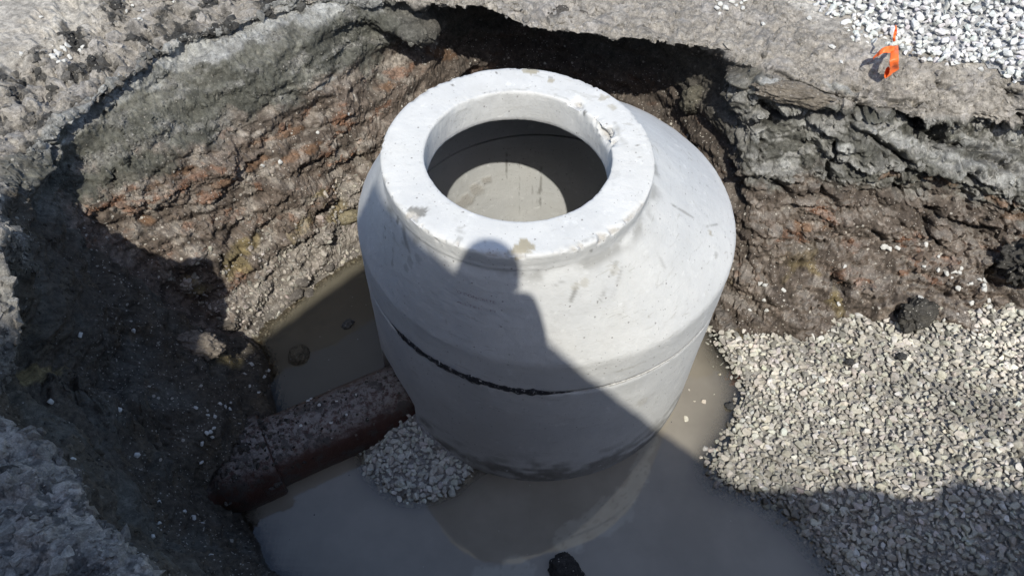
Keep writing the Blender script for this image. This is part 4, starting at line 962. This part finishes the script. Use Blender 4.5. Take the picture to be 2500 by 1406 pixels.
# ------------------------------------------------------------------ unseen heap, added and shaped to cast the big shadow, and the photographer
e1 = np.cross([0, 0, 1.], sd); e1 /= np.linalg.norm(e1); e2 = np.cross(sd, e1)
SH = np.array([(-1.854, 2.025, .945), (-1.794, 2.027, .859), (-1.765, 2.07, .725), (-1.707, 2.076, .585), (-1.65, 2.081, .465), (-1.53, 2.067, .392), (-1.429, 2.088, .271), (-1.353, 2.049, .173), (-1.302, 1.974, .136), (-1.267, 1.869, .109),
    (-1.261, 1.645, .292), (-1.206, 1.76, .097), (-1.154, 1.968, 0), (-1.068, 2.052, .009), (-.975, 2.17, .003), (-.86, 2.302, 0), (-.764, 2.414, 0), (-.515, 1.862, 1.075), (-.477, 1.853, 1.165), (-.426, 1.708, 1.236), (-.346, 1.571, 1.282), (-.276, 1.496, 1.267), (-.211, 1.444, 1.247), (-.17, 1.42, 1.24),
    (.068, 1.34, 1.062), (.208, 1.308, .908), (.376, 1.35, .65), (.63, 1.514, .103), (.753, 1.494, 0), (.85, 1.413, 0), (.972, 1.305, .006), (1.066, 1.292, .025), (1.27, 1.298, .03), (1.423, 1.309, .081), (1.532, 1.286, .085), (1.586, 1.241, .127), (1.68, 1.238, .133), (1.753, 1.306, .161), (1.812, 1.289, .197), (1.891, 1.246, .234), (1.999, 1.232, .258)])
SA, SB = SH @ e1, SH @ e2; o_ = np.argsort(SA); SA, SB = SA[o_], SB[o_]
_i = np.searchsorted(SA, [0.0, .04]); SA = np.insert(SA, _i, [0.0, .04]); SB = np.insert(SB, _i, [1.815 - .03, 1.77 - .03])  # extra ridge points block light leaking past the photographer
SA = np.r_[-4.5, -3., -2.3, SA, 2.5, 3.2, 4.5]; SB = np.r_[.2, 1.0, 2.2, SB, 1.0, .5, .1]
na, ns = 520, 90
aa = np.linspace(-4.4, 4.4, na); bb = np.interp(aa, SA, SB)
YR = -1.15
rows = []
prof_s = np.linspace(0, 1, ns)
for k, s_ in enumerate(prof_s):
    if s_ < .45: f = s_ / .45; y = -.62 + (YR + .62) * f; hfr = f ** .9
    else: f = (s_ - .45) / .55; y = YR - 2.6 * f; hfr = (1 - f) ** 1.15
    x = (aa - YR * e1[1]) / e1[0]; zr = (bb - x * e2[0] - YR * e2[1]) / e2[2]
    g0 = 1.44 if s_ < .45 else 1.3
    rows.append(np.stack([x, np.full(na, y), g0 - .12 + (zr - g0 + .12) * hfr], 1))
Gh = np.stack(rows, 0); Ph = Gh.reshape(-1, 3); rk = np.repeat(prof_s, na)
ofr = 1 - np.exp(-((rk - .45) / .05) ** 2)
Ph[:, 1] += ofr * .12 * fbm(Ph, 2.5, 4); Ph[:, 2] += ofr * (.05 * fbm(Ph, 5, 4) - .06) + .012 * fbm(Ph, 14, 3)
hn = fbm(Ph, 4, 4)
heap = mesh_obj('shadow_caster_heap', Ph, grid_faces(ns, na), M_CLOD, attr={'tint': np.clip(.13 + .05 * hn, .04, .3)[:, None] * np.array([[1, .9, .8]])})  # added out of view as sun blocker, ridge follows the wanted shadow edge
setp(heap, kind='structure')

def fabric(name, c, r=.85):
    t = NT(name); n = t.noise(120, 3, .6); return t.done(t.mix(t.ramp(n, .3, .7), tuple(x * .8 for x in c), tuple(x * 1.15 for x in c)), r, t.bump(n, .002, .5))
M_SKIN = fabric('skin', (.42, .24, .17), .55); M_VEST = fabric('work_jacket', (.55, .17, .04)); M_TROU = fabric('work_trousers', (.04, .05, .08)); M_HAT = fabric('hard_hat_shell', (.6, .6, .58), .35); M_BOOT = fabric('boot_leather', (.07, .045, .03)); M_PHONE = fabric('phone_case', (.02, .02, .022), .3)
HA, HB = 0.0, 1.838                          # where the head's shadow has to fall, seen along the sun
yh = -.17; xh = (HA - yh * e1[1]) / e1[0]; zh_ = (HB - xh * e2[0] - yh * e2[1]) / e2[2]
HD = np.array([xh, yh, zh_])
feet = 1.44; hip = feet + .93; top_ = zh_ - .26
def skin(name, verts, edges, radii, mat, parent=None, lvl=2):
    me = bpy.data.meshes.new(name); v0 = np.array(verts, float)
    loc = np.array(parent.location) if parent is not None else np.zeros(3)
    me.from_pydata([tuple(a - loc) for a in v0], edges, []); o = bpy.data.objects.new(name, me); COL.objects.link(o)
    m_ = o.modifiers.new('skin', 'SKIN'); m_.use_smooth_shade = True
    sv = me.skin_vertices[0].data
    for i, r_ in enumerate(radii): sv[i].radius = r_ if isinstance(r_, tuple) else (r_, r_)
    sv[0].use_root = True
    o.modifiers.new('sub', 'SUBSURF').levels = lvl; o.modifiers['sub'].render_levels = lvl
    dg = bpy.context.evaluated_depsgraph_get(); dg.update(); nm = bpy.data.meshes.new_from_object(o.evaluated_get(dg)); bpy.data.objects.remove(o)
    nm.name = name; nm.materials.clear(); nm.materials.append(mat); o = bpy.data.objects.new(name, nm); COL.objects.link(o)
    if parent is not None: o.parent = parent
    return o
person = empty('person', (HD[0], HD[1] - .05, feet))
setp(person, 'person in a hard hat at the pit edge whose shadow falls on the manhole', 'person')
cx, cy = HD[0], HD[1] - .04
ph_c = np.array([0, 0, CH]) - _f0 * .016
Vb = [(cx, cy - .03, hip), (cx, cy - .05, hip + .22), (cx, cy - .05, top_ - .14), (cx, cy - .02, top_), (cx, cy + .02, top_ + .1), tuple(HD), tuple(HD + [0, .015, .075]),
      (cx - .17, cy - .04, top_ - .05), (cx - .215, cy - .0, top_ - .28), (-.10, -.05, CH - .03), (-.085, -.02, CH - .01),
      (cx + .17, cy - .04, top_ - .05), (.092, -.13, 3.215), (.10, -.05, CH - .03), (.085, -.02, CH - .01),
      (cx - .10, cy - .03, hip - .06), (cx - .11, cy, feet + .49), (cx - .11, cy - .02, feet + .08), (cx - .12, cy + .13, feet + .03),
      (cx + .10, cy - .03, hip - .06), (cx + .11, cy, feet + .49), (cx + .11, cy - .02, feet + .08), (cx + .12, cy + .13, feet + .03)]
Eb = [(0, 1), (1, 2), (2, 3), (3, 4), (4, 5), (5, 6), (3, 7), (7, 8), (8, 9), (9, 10), (3, 11), (11, 12), (12, 13), (13, 14), (0, 15), (15, 16), (16, 17), (17, 18), (0, 19), (19, 20), (20, 21), (21, 22)]
Rb = [(.15, .11), (.13, .10), (.15, .11), (.10, .08), .055, (.078, .092), (.07, .08), .062, .048, .032, .025, .062, .048, .032, .025, .09, .062, .045, .04, .09, .062, .045, .04]
body = skin('body', Vb, Eb, Rb, M_SKIN, person)
Vj = [Vb[i] for i in (0, 1, 2, 3, 7, 8, 9, 11, 12, 13)]
skin('jacket', Vj, [(0, 1), (1, 2), (2, 3), (3, 4), (4, 5), (5, 6), (3, 7), (7, 8), (8, 9)], [(.165, .125), (.145, .115), (.165, .125), (.112, .09), .073, .06, .042, .073, .06, .042], M_VEST, person)
Vt = [Vb[i] for i in (0, 15, 16, 17, 19, 20, 21)]
skin('trousers', Vt, [(0, 1), (1, 2), (2, 3), (0, 4), (4, 5), (5, 6)], [(.158, .12), .10, .075, .06, .10, .075, .06], M_TROU, person)
for sgx in (-1, 1): skin('boot', [(cx + sgx * .11, cy - .02, feet + .12), (cx + sgx * .11, cy - .03, feet + .045), (cx + sgx * .12, cy + .15, feet + .035)], [(0, 1), (1, 2)], [.06, .05, .045], M_BOOT, person)
u_ = np.linspace(0, 2 * np.pi, 48, endpoint=False); hr = []
for r_, z_ in [(.100, -.012), (.100, -.004), (.086, .0), (.086, .025), (.080, .05), (.062, .074), (.032, .088), (.002, .091)]:
    hr.append(np.stack([HD[0] + r_ * .95 * np.cos(u_), HD[1] + .01 + r_ * 1.12 * np.sin(u_), HD[2] + .03 + z_ + 0 * u_], 1))
Hh = np.stack(hr, 0); mesh_obj('hard_hat', Hh.reshape(-1, 3), grid_faces(len(hr), 48, True), M_HAT, person)
fc = [(HD[0] + dx, HD[1] + .088, HD[2] + dz_) for dx, dz_ in ((-.03, .005), (.03, .005))]
skin('nose', [(HD[0], HD[1] + .085, HD[2] - .005), (HD[0], HD[1] + .108, HD[2] - .03)], [(0, 1)], [.009, .013], M_SKIN, person, 1)
for sgx in (-1, 1):
    skin('ear', [(HD[0] + sgx * .082, HD[1], HD[2] + .015), (HD[0] + sgx * .088, HD[1] - .005, HD[2] - .02)], [(0, 1)], [(.008, .018), (.007, .013)], M_SKIN, person, 1)
    fr_ = np.array([sgx * .083, -.012, CH - .008])
    for k in range(4):
        b0 = fr_ + CU * (.028 - .018 * k) * 1. ; skin('finger', [b0, b0 - _f0 * .022 + CR * sgx * -.008, b0 - _f0 * .034 - CR * sgx * .034], [(0, 1), (1, 2)], [.009, .008, .0065], M_SKIN, person, 1)
    skin('thumb', [fr_ - CU * .03, fr_ - CU * .012 - _f0 * .032 - CR * sgx * .018, fr_ - _f0 * .036 - CR * sgx * .04], [(0, 1), (1, 2)], [.011, .0095, .008], M_SKIN, person, 1)
# the phone
bm = bmesh.new(); bmesh.ops.create_cube(bm, size=1.); bmesh.ops.scale(bm, vec=(.155, .074, .008), verts=bm.verts); bmesh.ops.bevel(bm, geom=list(bm.edges), offset=.0035, segments=2, affect='EDGES')
M4 = Matrix.Translation(tuple(ph_c)) @ m3.to_4x4(); bmesh.ops.transform(bm, matrix=M4, verts=bm.verts); pm = bpy.data.meshes.new('phone'); bm.to_mesh(pm); bm.free(); pm.materials.append(M_PHONE)
pho = bpy.data.objects.new('phone', pm); COL.objects.link(pho); setp(pho, 'black phone held out over the pit by the photographer', 'phone')

# ------------------------------------------------------------------ single stones, clods and the orange tape
def clod_shape(seed, dims, sub=5, rough=.22, freq=1.6, pits=.10):
    bm = bmesh.new(); bmesh.ops.create_icosphere(bm, subdivisions=sub, radius=1.); V = np.array([v_.co[:] for v_ in bm.verts]); Fx = np.array([[v_.index for v_ in f_.verts] for f_ in bm.faces]); bm.free()
    o_ = seed * 7.7
    r_ = 1 + rough * fbm(V, freq, 4, .55, off=o_) ; a1, a2, ci = worley(V, 3.2, off=o_); r_ += pits * (ci - .5) * 1.2 - pits * (1 - sstep(0, .15, a2 - a1)) * .7
    a1, a2, ci = worley(V, 8., off=o_); r_ += pits * .45 * (ci - .5) + .02 * fbm(V, 14, 3, off=o_)
    V = V * r_[:, None]; V = np.sign(V) * np.abs(V) ** .9
    return V * np.array(dims), Fx
def lump(name, px, py, z, dims, tint, seed, label, cat, rotz=0., tilt=0., mat=None, sub=5, rough=.22, pits=.10, group=None, sink=.25, on=True):
    if on: c_, n_ = ray_surface(px, py)
    else: c_ = at(px, py, z)
    V, Fx = clod_shape(seed, dims, sub, rough, 1.6, pits)
    Rm = np.array(Matrix.Rotation(rotz, 3, 'Z') @ Matrix.Rotation(tilt, 3, 'X')); V = V @ Rm.T + c_ + np.array([0, 0, dims[2] * (1 - 2 * sink)])
    tc = np.array(tint)[None] * (1 + .22 * fbm(V, 18, 4, off=seed))[:, None]
    o = mesh_obj(name, V - c_, Fx, mat or M_CLOD, attr={'tint': np.clip(tc, .01, .8)}); o.location = tuple(c_)
    return setp(o, label, cat, group)
lump('asphalt_lump', 1380, 1396, .0, (.058, .070, .040), (.040, .038, .036), 3, 'black rounded lump of asphalt standing in the muddy water at the bottom edge', 'asphalt lump', .5, on=False, sink=.42, pits=.10)
lump('soil_clod', 2232, 778, .2, (.085, .065, .062), (.075, .07, .062), 4, 'dark grey soil clod at the top edge of the gravel bed on the right', 'clod', .5, .2, pits=.16, rough=.3)
lump('clay_block', 1690, 262, .8, (.065, .05, .085), (.13, .12, .095), 5, 'squarish lit block of earth in the shadow right behind the manhole', 'earth block', .3, .2, pits=.12)
lump('clay_block', 1925, 238, .95, (.15, .06, .045), (.19, .165, .135), 6, 'smooth brown slab of clay jutting out below the street edge at right', 'earth block', -.25, -.35, pits=.10, rough=.22, sub=6)
lump('clay_block', 842, 535, .15, (.075, .04, .030), (.22, .19, .125), 7, 'yellowish clay lump in the hollow beside the left side of the manhole', 'earth block', .3, .2, pits=.04, rough=.15)
lump('soil_clod', 490, 850, .3, (.10, .06, .045), (.21, .18, .15), 9, 'pale crumbly soil clod catching the sun inside the left shadow', 'clod', -.25, pits=.2, rough=.3)
lump('soil_clod', 2490, 655, .4, (.10, .09, .09), (.07, .066, .06), 10, 'large dark knobbly soil clod cut off by the right picture edge', 'clod', .4, pits=.25, rough=.35)
lump('soil_clod', 560, 795, .15, (.05, .04, .035), (.15, .13, .11), 11, 'small brown soil clod above the back corner of the water', 'clod', .4, pits=.2)
lump('sunken_lump', 730, 868, 0, (.045, .05, .03), (.12, .105, .075), 12, 'ochre brown lump half sunk in the water beside the left bank', 'stone', .2, pits=.1, on=False, sink=.45)
lump('sunken_lump', 850, 792, 0, (.03, .022, .016), (.12, .12, .11), 13, 'small grey lump barely breaking the shaded water behind the pipe', 'stone', .9, pits=.1, on=False, sink=.45, sub=4)
for i, (x, y, a, b, lb) in enumerate([(737, 690, .040, .03, 'uppermost grey asphalt chunk on the rubble beside the water'), (722, 722, .042, .032, 'leftmost cracked asphalt chunk of the cluster beside the water'), (755, 722, .036, .03, 'cracked asphalt chunk nearest the water beside the rubble'), (835, 670, .042, .045, 'grey asphalt chunk standing at the water close to the manhole'), (805, 655, .026, .03, 'small asphalt chunk left of the one close to the manhole')]):
    lump('asphalt_chunk', x, y, .02, (a, b, .020), (.14, .125, .112), 30 + i, lb, 'asphalt chunk', i * .8, pits=.06, rough=.18, sub=4, group='asphalt chunks at the back water edge')
for i, (x, y, lb) in enumerate([(1785, 985, 'dark crumb of soil on the shore edge of the gravel bed'), (2085, 870, 'dark crumb of soil high on the gravel bed near the bank'), (2200, 872, 'dark crumb of soil on the gravel below the dark clod')]):
    p_ = at(x, y, .03 if i == 0 else .17); V, Fx = clod_shape(40 + i, (.022, .018, .014), 3, .3, 1.6, .15)
    o = mesh_obj('soil_clod', V, Fx, M_CLOD, attr={'tint': np.full((len(V), 3), .06)}); o.location = (p_[0], p_[1], float(gbed(p_[None, :2])[0]) + .014); setp(o, lb, 'clod', 'dark crumbs on the gravel bed')

protos = []
for k, (vv, ff) in enumerate(STONES[:8]):
    nm_ = mesh_obj('white_stone', vv, ff, M_STONE, smooth=False, attr={'tint': np.tile([[.58, .575, .55]], (len(vv), 1))}); protos.append(nm_.data); bpy.data.objects.remove(nm_)
def loose(lst, label, group, s0=.0165, flatgrey=None, zfix=None):
    for i, (x, y) in enumerate(lst):
        if zfix is None: c_, n_ = ray_surface(x, y)
        else: c_, n_ = at(x, y, zfix), np.array([0, 0, 1.])
        o = bpy.data.objects.new('white_stone', protos[(i * 3 + int(x)) % 8]); COL.objects.link(o)
        sc_ = s0 * random.uniform(.75, 1.2); o.scale = (sc_, sc_, sc_); n_ = n_ / np.linalg.norm(n_)
        if n_[2] < 0: n_ = -n_
        o.location = tuple(c_ + n_ * sc_ * .45)
        o.rotation_euler = (Vector(n_).to_track_quat('Z', 'Y') @ Matrix.Rotation(random.uniform(0, 6.28), 3, 'Z').to_quaternion()).to_euler()
        setp(o, label, 'stone', group)
loose([(1855, 690), (1869, 696), (1912, 707), (1866, 731), (1830, 757), (1872, 757), (2047, 740), (2060, 650)], 'white stone on the brown earth between manhole and gravel bed', 'white stones on the earth right of the manhole')
loose([(2190, 604), (2172, 606), (2157, 600), (2257, 594), (2288, 628), (2291, 659), (2258, 652), (2313, 665), (2326, 661), (2344, 654), (2338, 664), (2371, 692), (2388, 684), (2402, 687), (2401, 698), (2342, 702), (2412, 734), (2370, 740), (2413, 752), (2416, 770), (2321, 676), (2400, 706)],
      'white stone scattered on the brown slope above the gravel bed', 'white stones on the right bank')
loose([(2246, 731), (2252, 739), (2240, 753), (2255, 752), (2267, 749), (2276, 753), (2262, 762), (2276, 770), (2254, 764), (2124, 788), (2121, 801), (2305, 780), (2268, 772)], 'white stone lodged on and around the dark clod above the gravel', 'white stones by the dark clod')
loose([(847, 277), (776, 325), (640, 404), (682, 395)], 'pale stone embedded in the sunlit brown left bank', 'pale stones in the left bank', .013)
loose([(2393, 172), (1863, 60), (1750, 25), (1796, 17), (1808, 10), (1786, 8), (1755, 38), (1758, 14), (1820, 4), (1745, 4), (1812, 24), (1770, 22), (2030, 118), (1976, 49), (2052, 155)], 'white stone lying loose on the street soil near the white gravel', 'white stones on the far street edge', .0165)
loose([(325, 14), (340, 42), (306, 28), (329, 47), (345, 48), (100, 42), (53, 137), (424, 5), (350, 31)], 'white stone lying on the sunny street at the upper left', 'white stones on the near street', .014)
loose([(143, 139), (155, 116), (205, 115), (173, 139), (132, 150), (150, 132), (138, 127), (160, 146), (148, 152), (128, 140), (162, 125), (196, 122), (165, 112)], 'white stone in the small pocket of stones at the cracked upper left edge', 'white stones in the cracked street edge', .016)
loose([(327, 806), (195, 820), (190, 865), (124, 981), (308, 1108), (290, 1003), (390, 1277), (376, 1308), (469, 1265), (494, 1280), (382, 1228), (452, 1247), (525, 1150), (509, 1158), (490, 1125), (330, 1115), (178, 1122), (515, 1360)], 'white stone lying on the dark shaded left bank', 'white stones on the shaded left bank', .0125)
loose([(532, 1103), (512, 1053), (516, 1066), (523, 1019), (505, 1019), (477, 1000), (535, 987), (549, 993), (562, 984), (489, 1080), (560, 1000), (608, 943), (614, 891), (642, 920), (520, 1046), (504, 1056), (630, 960), (598, 915), (655, 905)], 'white stone on the shaded earth just behind the pipe socket', 'white stones behind the pipe socket', .0125)
def on_pipe(x, y):
    for z in np.arange(.30, -.02, -.004):
        p_ = at(x, y, z); nn_ = (p_[:2] - P0) @ PN
        if nn_ ** 2 + (z - .055) ** 2 <= .150 ** 2: return p_, np.array([PN[0] * nn_, PN[1] * nn_, z - .055]) / .15
    return at(x, y, .1), np.array([0, 0, 1.])
_rs = ray_surface
ray_surface = on_pipe
loose([(822, 980), (760, 975), (753, 980), (808, 1031), (735, 1040), (780, 990), (870, 965), (846, 1012)], 'small white stone resting on top of the brown clay pipe', 'white stones on the pipe', .0095)
ray_surface = _rs

# orange marking tape, weighed down by the white gravel
t = NT('orange_tape'); n_ = t.noise(30, 3, .5)
pb = t.b; M_TAPE = t.done(t.mix(t.ramp(n_, .3, .7), (.86, .145, .03), (.93, .20, .045)), .45, t.bump(n_, .003, .6), .4)
try: pb.inputs['Transmission Weight'].default_value = 0.0
except Exception: pass
tape = empty('marking_tape', tuple(at(2180, 130, 1.2)))
setp(tape, 'orange plastic marking tape hanging from the white gravel over the street edge', 'tape')
def strip(name, cen, wid, up_hint, th_=.0006):
    """cen: list of points, wid: list of half-width vectors"""
    c_ = np.array(cen); w_ = np.array(wid); c_, _ = catmull(c_, [10] * (len(c_) - 1), False); w_, _ = catmull(w_, [10] * (len(w_) - 1), False)
    m = 9; f = np.linspace(-1, 1, m); n_ = len(c_); Vv = c_[:, None] + w_[:, None] * f[None, :, None]
    tang = np.gradient(c_, axis=0); nr_ = np.cross(tang, w_); nr_ /= np.linalg.norm(nr_, axis=1)[:, None] + 1e-9
    cr = (.0035 * fbm(Vv.reshape(-1, 3), 34, 2) ).reshape(n_, m) + .004 * (1 - f[None] ** 2) * np.sin(np.linspace(0, 9, n_))[:, None]
    Vv = Vv + nr_[:, None] * cr[..., None]; A_ = Vv.reshape(-1, 3); B_ = (Vv + nr_[:, None] * th_).reshape(-1, 3); Fq = grid_faces(n_, m); k_ = len(A_)
    ed = np.r_[np.arange(m), np.arange(1, n_) * m + m - 1, (n_ - 1) * m + np.arange(m - 2, -1, -1), np.arange(n_ - 2, 0, -1) * m]
    side = np.stack([ed, np.roll(ed, -1), np.roll(ed, -1) + k_, ed + k_], 1)
    return mesh_obj(name, np.r_[A_, B_], np.concatenate([Fq[:, ::-1], Fq + k_, side]), M_TAPE, tape)
def T(x, y, z): return at(x, y, z)
# hanging end: from under the stones, down over the edge and curling
strip('hanging_end', [T(2187, 112, 1.20), T(2184, 128, 1.235), T(2183, 145, 1.24), T(2183, 160, 1.215), T(2182, 174, 1.17), T(2174, 183, 1.15), T(2166, 178, 1.16), T(2166, 168, 1.19)],
      [np.array([.009, 0, .002]), np.array([.014, 0, .004]), np.array([.017, .004, .003]), np.array([.018, .006, .002]), np.array([.022, .010, .004]), np.array([.018, .012, .010]), np.array([.010, .008, .012]), np.array([.004, .004, .008])], None)
strip('loose_end', [T(2184, 122, 1.235), T(2172, 121, 1.245), T(2158, 123, 1.245), T(2145, 131, 1.23), T(2130, 144, 1.20)],
      [np.array([.003, .010, .008]), np.array([.002, .010, .009]), np.array([.001, .011, .006]), np.array([.003, .010, .004]), np.array([.001, .004, .002])], None)
strip('buried_end', [T(2186, 62, 1.29), T(2187, 70, 1.30), T(2186, 80, 1.285), T(2183, 92, 1.285), T(2183, 102, 1.25)], [np.array([.003, 0, .001]), np.array([.004, 0, 0]), np.array([.006, 0, 0]), np.array([.005, 0, .001]), np.array([.006, 0, .001])], None)

# dirt crumbs on the pipe
n = 900; tt_ = rng.uniform(.55, 1.5, n) ** 1.0; an = rng.normal(np.pi * .5, .55, n); keep = (rng.random(n) < .25 + .75 * sstep(.8, 1.3, tt_)) & (np.sin(an) > .1); tt_, an = tt_[keep], an[keep]; n = len(tt_)
rr_ = np.where(tt_ > 1.27, .178, .149); cxy = P0 + PD * tt_[:, None]
pp = np.c_[cxy + PN * (rr_ * np.cos(an))[:, None], .060 - .004 * tt_ + rr_ * np.sin(an)]; nn = np.c_[PN * np.cos(an)[:, None], np.sin(an)]
sz = np.clip(rng.lognormal(np.log(.0048), .5, n), .002, .014) * (1 + 1.1 * sstep(1.12, 1.4, tt_))
setp(stones_mesh('soil_crumbs', pp, sz, tints(n, (.085, .076, .066), .4), 1.5, nn, M_CLOD, smooth=True), 'dark crumbs of soil lying along the top of the clay pipe', 'soil crumbs', kind='stuff')
